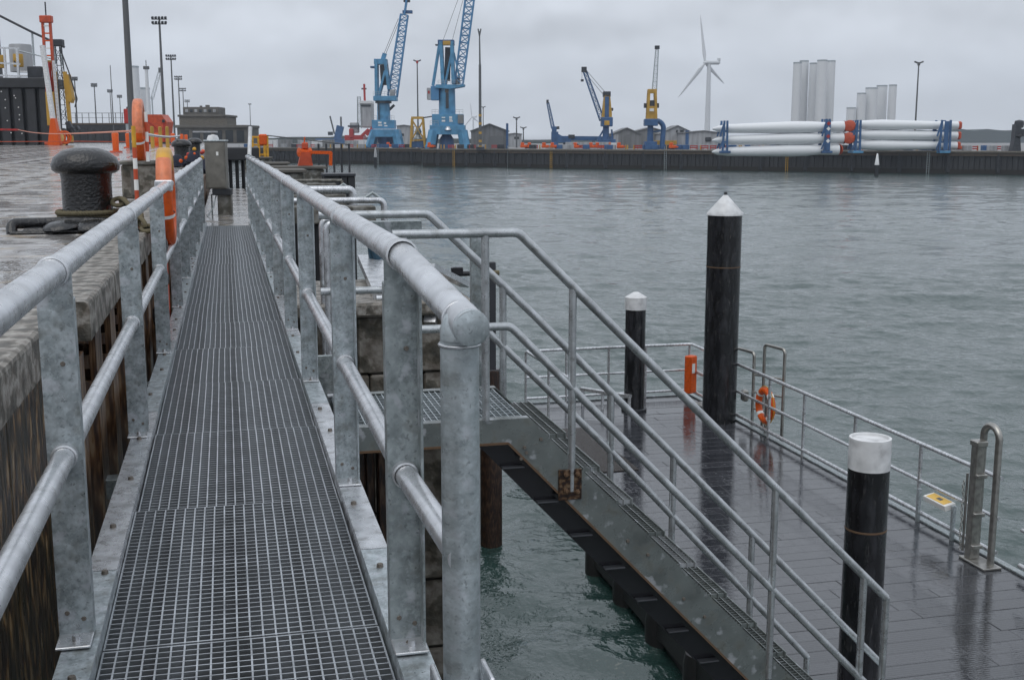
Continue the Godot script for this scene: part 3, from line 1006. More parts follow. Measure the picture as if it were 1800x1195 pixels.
# ---------------------------------------------------------------- piers, beams and pipes beside the walkway
func build_fingers() -> void:
	# concrete block wall that carries the landing
	var w := thing("block_wall", "dark mossy wall of concrete blocks below the stair landing", "wall", Vector3(0.9, -4.6, -8.0))
	var O := Vector3(0.9, -4.6, -8.0)
	for row in 9:
		var y := -0.62 - row * 0.46
		for c in 2:
			var mb := MB.new()
			mb.box(Vector3(0.80 + c * 0.36 + (0.09 if row % 2 else 0.0), y, -7.25 + rng.randf_range(-0.012, 0.012)) - O, Vector3(0.35, 0.445, 0.5), 0.012)
			part("block", mb, M.concrete_wall, w)
	var cap := MB.new()
	cap.box(Vector3(1.0, -0.29, -7.3) - O, Vector3(0.8, 0.16, 0.7), 0.02)
	part("cap_beam", cap, M.concrete_wall, w)
	var w2 := thing("block_wall", "mossy concrete pier of large blocks standing between walkway and water", "wall", Vector3(1.2, -4.6, -11.0))
	O = Vector3(1.2, -4.6, -11.0)
	for row in 8:
		var y := -0.24 - row * 0.50
		for c in 3:
			var mb := MB.new()
			mb.box(Vector3(0.78 + c * 0.46 + (0.10 if row % 2 else 0.0), y, -10.3 + rng.randf_range(-0.015, 0.015)) - O, Vector3(0.45, 0.485, 1.3), 0.015)
			part("block", mb, M.concrete_wall, w2)
	cap = MB.new()
	cap.box(Vector3(1.25, 0.07, -10.4) - O, Vector3(1.5, 0.12, 1.7), 0.02)
	part("cap_slab", cap, M.cope, w2)
	# brown sheet piles under the edge
	var sp := thing("sheet_pile_panel", "brown rusty sheet piles between the walkway posts and the block wall", "sheet piling", Vector3(0.75, -4.6, -6.4))
	O = Vector3(0.75, -4.6, -6.4)
	for i in 5:
		var mb := MB.new()
		mb.box(Vector3(0.60 + i * 0.062, -2.35, -6.42 + (0.06 if i % 2 else 0.0)) - O, Vector3(0.05, 4.6, 0.12), 0.006)
		part("sheet_pile", mb, M.pile_brown, sp)
	# galvanised box plate next to it
	solo("cover_plate", MB.new().box(Vector3(0, 0, 0), Vector3(0.24, 0.5, 0.03), 0.004), M.zinc_dark, "small grey steel cover plate bolted below the walkway edge", "plate", "", Vector3(0.68, -0.33, -8.4))
	# inclined gangway beam with a wet top behind the second post
	var gb := MB.new()
	gb.bar(Vector3(1.35, 0.30, -11.6), Vector3(1.28, 0.16, -9.75), 0.22, 0.07)
	gb.tube([Vector3(1.19, 0.14, -9.75), Vector3(1.40, 0.14, -9.75)], 0.03, 10)
	solo("access_plank", gb, M.zinc_light, "wet grey metal plank lying on the concrete pier", "plank")
	# worker's rain gear hanging on the frame
	var cloth := MB.new()
	cloth.prism(PackedVector2Array([Vector2(-0.10, 0.40), Vector2(-0.03, 0.42), Vector2(0.03, 0.30), Vector2(0.10, 0.12), Vector2(0.13, -0.08), Vector2(0.02, -0.02), Vector2(-0.08, 0.10)]), -0.05, 0.05)
	cloth.tube([Vector3(-0.06, 0.38, 0.06), Vector3(0.0, 0.2, 0.08), Vector3(0.08, -0.02, 0.06)], 0.035, 8)
	solo("canvas_bag", cloth, M.teal_cloth, "dark blue cloth bundle hanging beyond the walkway post", "bundle", "", Vector3(1.42, 0.06, -11.4))
	# a loop ladder rail
	var ll := thing("ladder_loop", "pale grey looped ladder rail rising beside the walkway posts", "ladder", Vector3(0.72, -0.6, -9.2))
	for z in [0.0, -0.42]:
		var mb := MB.new()
		mb.tube(fillet([Vector3(0.02, -0.6, z), Vector3(0.02, 1.42, z), Vector3(0.16, 1.42, z), Vector3(0.16, -0.6, z)], 0.08), 0.024, 12)
		part("stile", mb, M.zinc_light, ll)
	for i in 5:
		var mb := MB.new()
		mb.tube([Vector3(0.02, -0.3 + i * 0.3, 0), Vector3(0.02, -0.3 + i * 0.3, -0.42)], 0.015, 10)
		part("rung", mb, M.zinc, ll)
	# dark pile with a black collar pipe behind the landing
	var dp := thing("mooring_pile", "dark timber pile in the water behind the stair landing", "pile", Vector3(3.62, WATER, -16.2))
	part("shaft", MB.new().lathe([Vector2(0.0, 2.7), Vector2(0.15, 2.68), Vector2(0.16, 2.6), Vector2(0.165, -1.0)], 18), M.pile_brown, dp)
	part("guide_post", MB.new().box(Vector3(0.02, 3.35, 0.0), Vector3(0.10, 1.8, 0.10), 0.01), M.dark_steel, dp)
	part("guide_sleeve", MB.new().box(Vector3(0.03, 2.05, 0.02), Vector3(0.19, 1.3, 0.19), 0.02), M.black_paint, dp)
	var pp := thing("boom_arm", "black pipe with a short dull yellow end reaching behind the stair handrail", "pipe", Vector3(2.58, 0.05, -12.2))
	part("pipe", MB.new().tube([Vector3(-0.25, 0, 0), Vector3(0.13, 0, 0)], 0.028, 10), M.black_paint, pp)
	part("band", MB.new().tube([Vector3(0.13, 0, 0), Vector3(0.24, 0, 0)], 0.028, 10), M.rope, pp)
	part("clamp", MB.new().box(Vector3(-0.22, 0.03, 0), Vector3(0.12, 0.09, 0.09), 0.01), M.black_paint, pp)
	var dp2 := thing("timber_pile", "dark square timber pile seen between the two near railing posts", "pile", Vector3(2.15, WATER, -12.0))
	part("shaft", MB.new().box(Vector3(0, 2.2, 0), Vector3(0.15, 4.7, 0.15), 0.015), M.pile_brown, dp2)
	var gw := MB.new()
	gw.bar(Vector3(1.62, -0.02, -9.6), Vector3(2.2, -1.1, -11.0), 0.10, 0.07)
	gw.bar(Vector3(1.62, 0.42, -9.6), Vector3(2.05, 0.18, -10.2), 0.10, 0.05)
	solo("brace", gw, M.zinc_light, "pale galvanised braces running down to the square timber pile", "brace")
	# beams that reach out over the water, each with a pipe along its top
	var fg := [[-16.6, 0.6, 2.15, 0.24, "nearest"], [-21.3, 0.56, 2.2, 0.24, "second"], [-27.0, 0.55, 2.55, 0.42, "third"]]
	var words := ["grey beam with a hooked pipe rail, nearest beyond the stair", "grey beam with a thick bent pipe end, behind the nearest hooked one", "deep grey concrete beam with a rail along its top edge"]
	for i in 3:
		var a: Array = fg[i]
		var y: float = a[1]
		var x1: float = a[2]
		var b := thing("outreach_beam", words[i], "beam", Vector3(0.6, y, a[0]), 0.0, "beams reaching out beside the walkway")
		part("beam", MB.new().box(Vector3((x1 - 0.6) * 0.5 - 0.05, -0.05 - float(a[3]) * 0.5, 0), Vector3(x1 - 0.75, a[3], 0.35), 0.015), M.concrete_grey, b)
		var t := MB.new()
		var xe := x1 - 0.6
		if i < 2:
			t.tube(fillet([Vector3(0.05, 0.03, 0.1), Vector3(xe, 0.03, 0.1), Vector3(xe, -0.34, 0.1)], 0.10), 0.045 if i == 0 else 0.075, 14)
		else:
			t.tube([Vector3(0.05, 0.02, 0.15), Vector3(xe, 0.02, 0.15)], 0.035, 10)
			t.tube([Vector3(0.05, -0.32, 0.19), Vector3(xe, -0.32, 0.19)], 0.03, 10)
			t.tube([Vector3(xe, 0.02, 0.17), Vector3(xe, -0.32, 0.19)], 0.03, 10)
		part("pipe_rail", t, M.zinc_light if i < 2 else M.concrete_grey, b)
		if i < 2:
			t = MB.new()
			t.tube([Vector3(xe - 0.32, 0.03, 0.1), Vector3(xe - 0.16, 0.13, 0.1), Vector3(xe - 0.02, 0.03, 0.1)], 0.02, 8)
			part("lifting_eye", t, M.zinc_dark, b)
		part("pile", MB.new().tube([Vector3(0.7, -0.3, 0), Vector3(0.7, -6, 0)], 0.16, 14), M.dark_pile, b)
	solo("channel", MB.new().box(Vector3.ZERO, Vector3(0.48, 0.075, 0.05), 0.004), M.zinc_dark, "short galvanised channel hanging below the far handrail at the stair top", "channel", "", Vector3(0.86, 0.955, -6.78))
	# concrete fender units further along
	var dolphins := [[-33.0, 0.62, 1.0, 1.15, "pale topped concrete fender block, nearest of the row past the beams"], [-38.0, 0.60, 1.3, 2.1, "wide concrete fender block that carries the orange valve"], [-46.0, 0.58, 1.0, 1.4, "concrete fender block behind the orange valve"], [-60.0, 0.6, 1.2, 1.3, "far concrete fender block that carries the yellow frame"]]
	for d in dolphins:
		var b := thing("fender_block", d[4], "fender block", Vector3(0.9 + d[3] * 0.5, 0, d[0]), 0.0, "concrete fender blocks along the walkway")
		part("body", MB.new().box(Vector3(0, float(d[1]) - 0.35, 0), Vector3(d[3], 0.66, 1.6), 0.03), M.concrete_grey, b)
		part("cap", MB.new().box(Vector3(0, float(d[1]) + 0.03, 0), Vector3(float(d[3]) + 0.14, 0.08, 1.75), 0.01), M.old_block, b)
		part("stem", MB.new().box(Vector3(0, -3.0, 0), Vector3(float(d[3]) * 0.7, 5.4, 1.2), 0.03), M.dark_pile, b)
	var dd := thing("timber_dolphin", "black timber dolphin with a row of steel posts on its top", "dolphin", Vector3(2.85, 0, -31.0))
	for i in 4:
		part("timber", MB.new().box(Vector3(-0.30 + i * 0.2, -2.2, 0), Vector3(0.185, 5.5, 0.9), 0.012), M.dark_pile, dd)
	part("cap", MB.new().box(Vector3(0, 0.585, 0), Vector3(0.82, 0.07, 1.0), 0.01), M.dark_steel, dd)
	var fr := thing("guard_rail", "thin dark guard rail with posts standing beyond the black dolphin", "guard rail", Vector3(3.9, 0.3, -44.0))
	for i in 5:
		part("post", MB.new().box(Vector3(-0.55 + i * 0.28, 0.3, 0), Vector3(0.07, 1.5, 0.07)), M.dark_steel, fr)
	part("top_rail", MB.new().tube([Vector3(-2.4, 1.35, 0), Vector3(0.55, 1.02, 0)], 0.02, 8), M.mast, fr)
	part("base", MB.new().box(Vector3(0, -2.4, 0), Vector3(1.4, 4.2, 0.8)), M.dark_pile, fr)
	var ov := thing("mooring_hook", "orange mooring hook unit on the wide concrete fender block", "mooring hook", Vector3(2.45, 0.68, -38.0))
	part("pedestal", MB.new().prism(PackedVector2Array([Vector2(-0.22, 0), Vector2(0.24, 0), Vector2(0.17, 0.42), Vector2(-0.12, 0.42)]), -0.2, 0.2), M.orange_red, ov)
	part("winch_drum", MB.new().lathe([Vector2(0.0, 0.22), Vector2(0.15, 0.2), Vector2(0.11, 0.1), Vector2(0.11, -0.1), Vector2(0.15, -0.2), Vector2(0.0, -0.22)], 14, Vector3(0, 0.42, 0), Basis.from_euler(Vector3(0, 0.4, PI / 2))), M.orange, ov)
	part("motor", MB.new().box(Vector3(0.02, 0.62, -0.02), Vector3(0.2, 0.22, 0.24), 0.04), M.orange_red, ov)
	part("handle", MB.new().tube([Vector3(0, 0.7, 0), Vector3(0.02, 0.9, 0)], 0.022, 8), M.orange, ov)
	part("hook_arm", MB.new().bar(Vector3(0.15, 0.42, 0.05), Vector3(0.85, 0.40, 0.1), 0.09, 0.1).bar(Vector3(0.82, 0.42, 0.1), Vector3(0.80, 0.0, 0.1), 0.09, 0.1), M.orange, ov)
	var yf := thing("yellow_hook", "yellow steel hook frame on the far concrete fender block", "frame", Vector3(1.75, 0.66, -60.0))
	for sx in [-0.42, -0.12, 0.16, 0.30]:
		part("upright", MB.new().box(Vector3(sx, 0.5, 0.1), Vector3(0.12, 1.0, 0.12), 0.01), M.yellow, yf)
	for y in [0.12, 0.6, 0.98]:
		part("crossbar", MB.new().box(Vector3(-0.06, y, 0), Vector3(0.86, 0.1, 0.14), 0.01), M.yellow, yf)
	part("drum", MB.new().box(Vector3(0.1, 0.85, 0), Vector3(0.42, 0.55, 0.4), 0.06), M.orange, yf)
	var wp := MB.new()
	wp.tube([Vector3(0, 0, 0), Vector3(0.06, 0.75, -0.3)], 0.045, 10)
	solo("white_stake", wp, M.white_paint, "white leaning stake at the far end of the right railing", "stake", "", Vector3(0.50, 1.0, -26.4))

# ---------------------------------------------------------------- the pontoon
func build_pontoon() -> void:
	var p := thing("pontoon", "long floating pontoon with a wet dark board deck below the stair", "pontoon", Vector3(7, WATER, -14))
	var O := Vector3(7, WATER, -14)
	var hull := MB.new()
	hull.box(Vector3(7.45, -4.35, -12.6) - O, Vector3(3.7, 0.96, 19.6), 0.03)
	hull.box(Vector3(5.25, -4.35, -8.9) - O, Vector3(0.9, 0.96, 12.0), 0.03)
	part("hull", hull, M.hull, p)
	# deck boards
	var bm := [M.board_a, M.board_b, M.board_c]
	var z := -22.38
	while z < -4.0:
		var cuts := [5.64, rng.randf_range(6.6, 8.2), 9.28]
		if z > -14.8:
			cuts[0] = 4.82
		for i in 2:
			var a: float = cuts[i]
			var b: float = cuts[i + 1]
			var mb := MB.new()
			mb.box(Vector3((a + b) * 0.5, DECK - 0.02 + rng.randf_range(-0.0025, 0.0025), z + 0.125) - O, Vector3(b - a - 0.006, 0.04, 0.246), 0.004, Basis.from_euler(Vector3(rng.randf_range(-0.003, 0.003), 0, rng.randf_range(-0.0015, 0.0015))))
			part("deck_board", mb, bm[rng.randi() % 3], p)
		z += 0.25
	# edge fenders
	for e in [[4.78, -14.8, -3.0, 0.16], [5.60, -22.4, -14.9, 0.12]]:
		var zz: float = e[1]
		while zz < e[2]:
			var mb := MB.new()
			mb.box(Vector3(e[0], -4.12, zz + 0.6) - O, Vector3(0.16, 0.46, 1.14), 0.05)
			part("rubber_fender", mb, M.rubber, p)
			mb = MB.new()
			mb.lathe([Vector2(0.0, 0.55), Vector2(0.16, 0.52), Vector2(0.18, 0.4), Vector2(0.18, -0.4)], 14, Vector3(float(e[0]) + 0.02, -4.55, zz + 0.1) - O)
			part("fender_tube", mb, M.rubber, p)
			zz += 1.2
	# bright toe plates round the edge
	var toe := MB.new()
	toe.box(Vector3(9.30, DECK + 0.015, -13.2) - O, Vector3(0.10, 0.03, 18.6), 0.006)
	toe.box(Vector3(7.46, DECK + 0.012, -22.36) - O, Vector3(3.7, 0.03, 0.08), 0.006)
	part("edge_strip", toe, M.zinc_dark, p)
	# anti-slip mat
	var am := MB.new()
	am.box(Vector3(6.0, DECK + 0.008, -18.7) - O, Vector3(0.62, 0.014, 2.9), 0.004)
	part("antislip_mat", am, M.mat_speck, p)

	# railing along the outer side and the far end
	var r := thing("railing", "long tubular railing along the outer edge of the pontoon", "railing", Vector3(9.25, DECK, -14))
	O = r.position
	for y in [[1.10, 0.031], [0.58, 0.026], [0.13, 0.031]]:
		var t := MB.new()
		t.tube([Vector3(9.25, DECK + y[0], -12.2) - O, Vector3(9.25, DECK + y[0], -22.28) - O], y[1], 14)
		part("rail_tube", t, M.zinc_light, r)
		t = MB.new()
		t.tube([Vector3(9.25, DECK + y[0], -11.75) - O, Vector3(9.25, DECK + y[0], -5.0) - O], y[1], 14)
		part("rail_tube", t, M.zinc_light, r)
	for z2 in [-6.6, -8.6, -10.4, -13.94, -15.7, -17.34, -18.63, -20.52]:
		part("post", MB.new().tube([Vector3(9.25, DECK, z2) - O, Vector3(9.25, DECK + 1.09, z2) - O], 0.027, 12), M.zinc_light, r)
	r = thing("railing", "short tubular railing across the far end of the pontoon", "railing", Vector3(7.4, DECK, -22.28))
	O = r.position
	for y in [[1.10, 0.030], [0.56, 0.025], [0.13, 0.026]]:
		var pts := [Vector3(9.25, DECK + y[0], -21.6) - O, Vector3(9.25, DECK + y[0], -22.28) - O, Vector3(5.70, DECK + y[0], -22.28) - O]
		if y[0] > 1.0:
			pts.append(Vector3(5.78, DECK + y[0], -19.2) - O)
		part("rail_tube", MB.new().tube(fillet(pts, 0.12), y[1], 12), M.zinc_light, r)
	for q in [[9.2, -22.25], [8.25, -22.28], [7.45, -22.28], [6.55, -22.28], [5.70, -22.28], [5.74, -20.7], [5.78, -19.2]]:
		part("post", MB.new().tube([Vector3(q[0], DECK, q[1]) - O, Vector3(q[0], DECK + 1.09, q[1]) - O], 0.026, 12), M.zinc_light, r)
	var lr := thing("low_barrier", "low pale barrier rail near the far end of the pontoon", "barrier", Vector3(7.0, DECK, -22.0))
	part("rail", MB.new().bar(Vector3(-0.25, 0.36, 0.1), Vector3(0.50, 0.34, 0.95), 0.11, 0.06), M.zinc_light, lr)
	for q in [[-0.22, 0.12], [0.08, 0.47], [0.48, 0.93]]:
		part("leg", MB.new().box(Vector3(q[0], 0.17, q[1]), Vector3(0.05, 0.34, 0.05)), M.zinc_light, lr)

	# stainless gate hoops
	var spec := [[-21.32, 1.34, "weathered steel hoop with a wide flat plate beside the big black pile", 0.034], [-12.22, 1.78, "tall steel hoop with a square column near the right picture edge", 0.044]]
	for i in 2:
		var g := thing("gate_hoop", spec[i][2], "gate post", Vector3(9.22 if i == 0 else 9.08, DECK, spec[i][0]))
		var hh: float = spec[i][1]
		var rr: float = spec[i][3]
		var pts := []
		pts.append(Vector3(0, 0.03, -0.15))
		for j in 13:
			var a := PI * j / 12.0
			pts.append(Vector3(0, hh - 0.15 + sin(a) * 0.15, -cos(a) * 0.15))
		pts.append(Vector3(0, 0.03, 0.15))
		part("hoop", MB.new().tube(pts, rr, 16), M.stainless, g)
		if i == 0:
			part("plate", MB.new().box(Vector3(-0.01, 0.55, 0.02), Vector3(0.03, 1.05, 0.24), 0.004), M.stainless, g)
		else:
			part("column", MB.new().box(Vector3(-0.07, 0.78, -0.15), Vector3(0.12, 1.5, 0.12), 0.012), M.stainless, g)
			part("head_clamp", MB.new().box(Vector3(-0.06, 1.53, -0.15), Vector3(0.16, 0.07, 0.16), 0.01), M.stainless, g)
			var ch := MB.new()
			for k in 22:
				ch.torus(Vector3(-0.16 + sin(k * 0.9) * 0.008, 0.12 + k * 0.042, -0.26), 0.018, 0.005, Basis.from_euler(Vector3(PI / 2, PI / 2 * (k % 2), 0)), 10, 6)
			part("chain", ch, M.stainless, g, "stuff")
			part("side_rod", MB.new().tube([Vector3(-0.13, 0.1, -0.24), Vector3(-0.13, 1.12, -0.24)], 0.016, 10), M.stainless, g)
			for y in [0.2, 0.62, 1.12]:
				part("clamp", MB.new().box(Vector3(-0.05, y, -0.13), Vector3(0.15, 0.05, 0.17), 0.008), M.stainless, g)
		part("base_plate", MB.new().box(Vector3(-0.04, 0.02, 0), Vector3(0.26, 0.03, 0.52), 0.006), M.stainless, g)
	# ladder frame outside the railing
	var lf := thing("boarding_ladder", "weathered steel ladder rails standing outside the pontoon railing", "ladder", Vector3(9.72, DECK, -19.7))
	for q in [[-0.28, 0.0, 1.36], [0.06, 0.55, 1.50]]:
		var x0: float = q[0]
		var pts := [Vector3(x0, -0.4, q[1]), Vector3(x0, q[2], q[1]), Vector3(x0 - 0.1, q[2], float(q[1]) - 0.62), Vector3(x0 - 0.1, -0.4, float(q[1]) - 0.62)]
		part("rail", MB.new().tube(fillet(pts, 0.09), 0.030, 12), M.stainless, lf)
	for y in [0.3, 0.62, 0.95]:
		part("rung", MB.new().tube([Vector3(-0.28, y, 0), Vector3(0.06, y, 0.55)], 0.02, 8), M.stainless, lf)
	part("latch", MB.new().box(Vector3(-0.33, 0.5, -0.25), Vector3(0.12, 0.22, 0.16), 0.03), M.stainless, lf)

	# piles that hold the pontoon
	var bp := thing("guide_pile", "tall black steel pile with a white cone top at the pontoon edge", "pile", Vector3(9.62, WATER, -20.15))
	bp.position = Vector3(8.94, WATER, -20.1)
	part("shaft", MB.new().lathe([Vector2(0.315, 4.62), Vector2(0.318, 0.5), Vector2(0.32, -1.5)], 40), M.pile_black, bp)
	part("cone_cap", MB.new().lathe([Vector2(0.0, 4.985), Vector2(0.035, 4.97), Vector2(0.333, 4.64), Vector2(0.333, 4.60), Vector2(0.315, 4.595)], 40), M.white_paint, bp)
	part("vent_knob", MB.new().lathe([Vector2(0.0, 5.03), Vector2(0.03, 5.02), Vector2(0.035, 4.96)], 12), M.dark_steel, bp)
	part("weld_ring", MB.new().lathe([Vector2(0.318, 3.66), Vector2(0.322, 3.65), Vector2(0.318, 3.64)], 40), M.rust_edge, bp)
	part("weed_band", MB.new().lathe([Vector2(0.325, 0.42), Vector2(0.33, 0.3), Vector2(0.332, -0.6)], 40), M.weed, bp)
	var sp := thing("guide_pile", "slim black pile with a low white peaked cap at the far end of the pontoon", "pile", Vector3(7.66, WATER, -21.3))
	part("shaft", MB.new().lathe([Vector2(0.198, 2.74), Vector2(0.2, -1.5)], 32), M.pile_black, sp)
	part("cap", MB.new().lathe([Vector2(0.0, 3.06), Vector2(0.05, 3.055), Vector2(0.212, 2.96), Vector2(0.212, 2.72), Vector2(0.199, 2.72)], 32), M.white_paint, sp)
	part("collar", MB.new().lathe([Vector2(0.205, 0.76), Vector2(0.25, 0.75), Vector2(0.25, 0.71)], 32), M.dark_steel, sp)
	part("weed_band", MB.new().lathe([Vector2(0.206, 0.4), Vector2(0.21, -0.6)], 32), M.weed, sp)
	var np := thing("guide_pile", "black pile with a flat white painted head near the stair foot", "pile", Vector3(5.76, WATER, -9.5))
	part("shaft", MB.new().lathe([Vector2(0.191, 2.93), Vector2(0.193, 1.9), Vector2(0.194, -1.5)], 40), M.pile_black, np)
	part("head", MB.new().lathe([Vector2(0.0, 3.205), Vector2(0.165, 3.20), Vector2(0.170, 3.222), Vector2(0.192, 3.222), Vector2(0.1935, 3.20), Vector2(0.1935, 2.925)], 40), M.white_paint, np)
	part("weld_ring", MB.new().lathe([Vector2(0.1925, 2.35), Vector2(0.196, 2.34), Vector2(0.1925, 2.33)], 40), M.rust_edge, np)

	# rescue gear
	var cb := thing("rescue_cabinet", "narrow bright orange cabinet on the far corner of the pontoon railing", "cabinet", Vector3(9.13, DECK + 0.14, -22.0), 0.5)
	part("body", MB.new().box(Vector3(0, 0.38, 0), Vector3(0.22, 0.78, 0.17), 0.02), M.orange, cb)
	part("door", MB.new().box(Vector3(-0.01, 0.38, 0.09), Vector3(0.17, 0.68, 0.012), 0.005), M.orange, cb)
	part("notice", MB.new().box(Vector3(-0.03, 0.52, 0.1), Vector3(0.09, 0.2, 0.006)), M.white_strip, cb)
	var lb := thing("lifebuoy", "orange lifebuoy hanging on the outer pontoon railing", "lifebuoy", Vector3(9.33, DECK + 0.53, -18.95))
	var side := Basis.from_euler(Vector3(0, 0, PI / 2))
	part("ring", MB.new().torus(Vector3.ZERO, 0.275, 0.062, side, 36, 14), M.orange, lb)
	for k in 4:
		var a := PI / 4 + k * PI / 2
		part("band", MB.new().torus(Vector3.ZERO, 0.275, 0.0645, side, 4, 14, a - 0.13, a + 0.13), M.white_strip, lb)
	var gl := MB.new()
	gl.torus(Vector3.ZERO, 0.35, 0.008, side, 40, 6)
	part("grab_line", gl, M.yellow, lb)
	part("holder", MB.new().tube([Vector3(0.03, -0.53, 0), Vector3(0.03, 0.25, 0)], 0.04, 10), M.stainless, lb)
	var sg := thing("notice_board", "small sloping yellow notice board on two short posts by the outer rail", "sign", Vector3(9.22, DECK, -13.48))
	for z2 in [-0.40, 0.40]:
		part("post", MB.new().box(Vector3(0, 0.24, z2), Vector3(0.05, 0.48, 0.05), 0.004), M.zinc, sg)
	var tilt := Basis.from_euler(Vector3(0, 0, 0.22))
	part("board", MB.new().box(Vector3(-0.03, 0.45, 0.12), Vector3(0.17, 0.08, 0.50), 0.006, tilt), M.white_strip, sg)
	part("notice", MB.new().box(Vector3(-0.03, 0.45, 0.12) + tilt * Vector3(0, 0.043, 0), Vector3(0.13, 0.006, 0.40), 0.0, tilt), M.notice_yellow, sg)
	part("symbol", MB.new().box(Vector3(-0.03, 0.45, 0.12) + tilt * Vector3(0, 0.0475, 0.02), Vector3(0.05, 0.004, 0.10), 0.0, tilt), M.mast, sg)

# ---------------------------------------------------------------- things on the quay
func build_quay_things() -> void:
	# the big bollard
	var c := Vector3(-1.10, 0.745, -10.05)
	var b := thing("bollard", "large black iron mushroom bollard with rope round its foot", "bollard", c)
	b.scale = Vector3(0.87, 1.0, 0.87)
	part("post", MB.new().lathe([Vector2(0.235, 0.47), Vector2(0.222, 0.40), Vector2(0.224, 0.12), Vector2(0.24, 0.05), Vector2(0.30, 0.0)], 40), M.black_iron, b)
	part("cap", MB.new().lathe([Vector2(0.0, 0.655), Vector2(0.12, 0.65), Vector2(0.21, 0.625), Vector2(0.28, 0.575), Vector2(0.305, 0.52), Vector2(0.298, 0.475), Vector2(0.26, 0.45), Vector2(0.20, 0.445)], 44), M.black_iron, b)
	part("foot_flange", MB.new().lathe([Vector2(0.22, 0.07), Vector2(0.34, 0.055), Vector2(0.40, 0.03), Vector2(0.41, -0.02)], 36), M.black_iron, b)
	# rope: three turns round the foot and a tail
	var ro := thing("mooring_rope", "old twisted rope wound round the foot of the big bollard", "rope", c + Vector3(0, 0.10, 0))
	for turn in 2:
		for strand in 3:
			var pts := []
			for i in 97:
				var a := TAU * i / 96.0
				var tw := a * 22.0 + TAU * strand / 3.0
				var R := 0.219 + turn * 0.012 + cos(tw) * 0.011
				pts.append(Vector3(cos(a) * R, turn * 0.038 + sin(tw) * 0.011, sin(a) * R))
			part("strand", MB.new().tube(pts, 0.0125, 6, false), M.rope, ro)
	for loop in [[0.10, 0.27, 0.20, 0.35], [0.02, 0.30, 0.17, -0.5]]:
		var lp := []
		for i in 41:
			var t := TAU * i / 40.0
			lp.append(Vector3(loop[0] + cos(t) * loop[2] * 1.3, -0.075 + 0.012 * sin(t * 3.0 + loop[3]) + 0.01, loop[1] + sin(t) * 0.09 + 0.04 * cos(t * 2.0 + loop[3])))
		part("loose_coil", MB.new().tube(lp, 0.016, 8, false), M.rope, ro)
	# chain over the cope
	var ch := thing("chain", "heavy old chain lying beside the bollard and over the quay edge", "chain", c + Vector3(0.25, 0.22, 0.1))
	var path := [Vector3(0, 0.0, 0), Vector3(0.06, -0.02, 0.1), Vector3(0.13, -0.08, 0.2), Vector3(0.19, -0.16, 0.3), Vector3(0.24, -0.19, 0.42), Vector3(0.30, -0.20, 0.55), Vector3(0.335, -0.30, 0.66), Vector3(0.34, -0.42, 0.74), Vector3(0.34, -0.54, 0.82), Vector3(0.34, -0.66, 0.9), Vector3(0.335, -0.8, 0.97), Vector3(0.33, -0.95, 1.02)]
	for i in path.size() - 1:
		var p0: Vector3 = path[i]
		var d: Vector3 = (path[i + 1] - p0).normalized()
		var x := d.cross(Vector3(0.3, 0.2, 0.9)).normalized()
		var y := d.cross(x)
		if i % 2:
			var t := x
			x = y
			y = t
		var lk := []
		for j in 17:
			var a := TAU * j / 16.0
			lk.append(p0 + d * cos(a) * 0.085 + x * sin(a) * 0.045)
		part("link", MB.new().tube(lk, 0.019, 8, false), M.rope if i < 5 else M.black_iron, ch)
	# flattened fender and iron plate in front of the bollard
	var pl := thing("iron_mat", "low black iron base with a curled end in front of the big bollard", "base", c + Vector3(-0.05, 0, 0.42))
	part("plate", MB.new().box(Vector3(0.05, 0.025, 0), Vector3(0.85, 0.05, 0.34), 0.02), M.black_iron, pl)
	part("curled_end", MB.new().tube(fillet([Vector3(-0.46, 0.0, 0.05), Vector3(-0.47, 0.08, 0.0), Vector3(-0.28, 0.075, -0.08), Vector3(0.0, 0.08, -0.12), Vector3(0.35, 0.06, -0.15)], 0.1), 0.042, 12), M.black_iron, pl)
	for q in [[-0.1, 0.10], [0.12, 0.08], [0.3, 0.06]]:
		var lump := MB.new()
		lump.lathe([Vector2(0.0, 0.05), Vector2(0.08, 0.045), Vector2(0.13, 0.02), Vector2(0.14, 0.0)], 12, Vector3(q[0], 0.05, q[1]), Basis.from_euler(Vector3(0.1, 0, 0.1)))
		part("iron_lump", lump, M.black_iron, pl)
	part("mat", MB.new().box(Vector3(-0.30, 0.012, 0.13), Vector3(0.32, 0.035, 0.10), 0.012), M.black_iron, pl)
	# stacked tyre/rope roll on the edge by the chain
	for i in 3:
		pass
	# further bollards
	for q in [[-1.12, -32.5, "second black bollard, just left of the grey cabinet"], [-1.05, -43.5, "third black bollard, half hidden by the second"]]:
		copy_of(b, Vector3(q[0], quay_y(q[1]), q[1]), q[2])
	# concrete block with lifebuoy housing
	var cb := thing("concrete_block", "weathered grey concrete block on the quay behind the big bollard", "concrete block", Vector3(-0.98, 0.74, -15.5))
	part("body", MB.new().box(Vector3(0.0, 0.21, 0), Vector3(0.56, 0.42, 0.45), 0.02), M.concrete_wall, cb)
	part("lid", MB.new().box(Vector3(0.0, 0.445, 0), Vector3(0.60, 0.05, 0.5), 0.012), M.concrete_grey, cb)
	part("recess", MB.new().box(Vector3(-0.12, 0.2, 0.226), Vector3(0.10, 0.3, 0.008)), M.old_block, cb)
	lifebuoy_case("lifebuoy_case", "orange lifebuoy case seen edge-on above the concrete block", Vector3(-1.03, 1.17, -15.45), 0.80, false)
	lifebuoy_case("lifebuoy_case", "orange lifebuoy case with a yellow top fixed to the walkway railing", Vector3(-0.485, 0.60, -10.05), 0.80, true)
	var sp := thing("striped_pole", "thin pole with red white and yellow stripes in front of the concrete block", "pole", Vector3(-1.04, 0.75, -14.6))
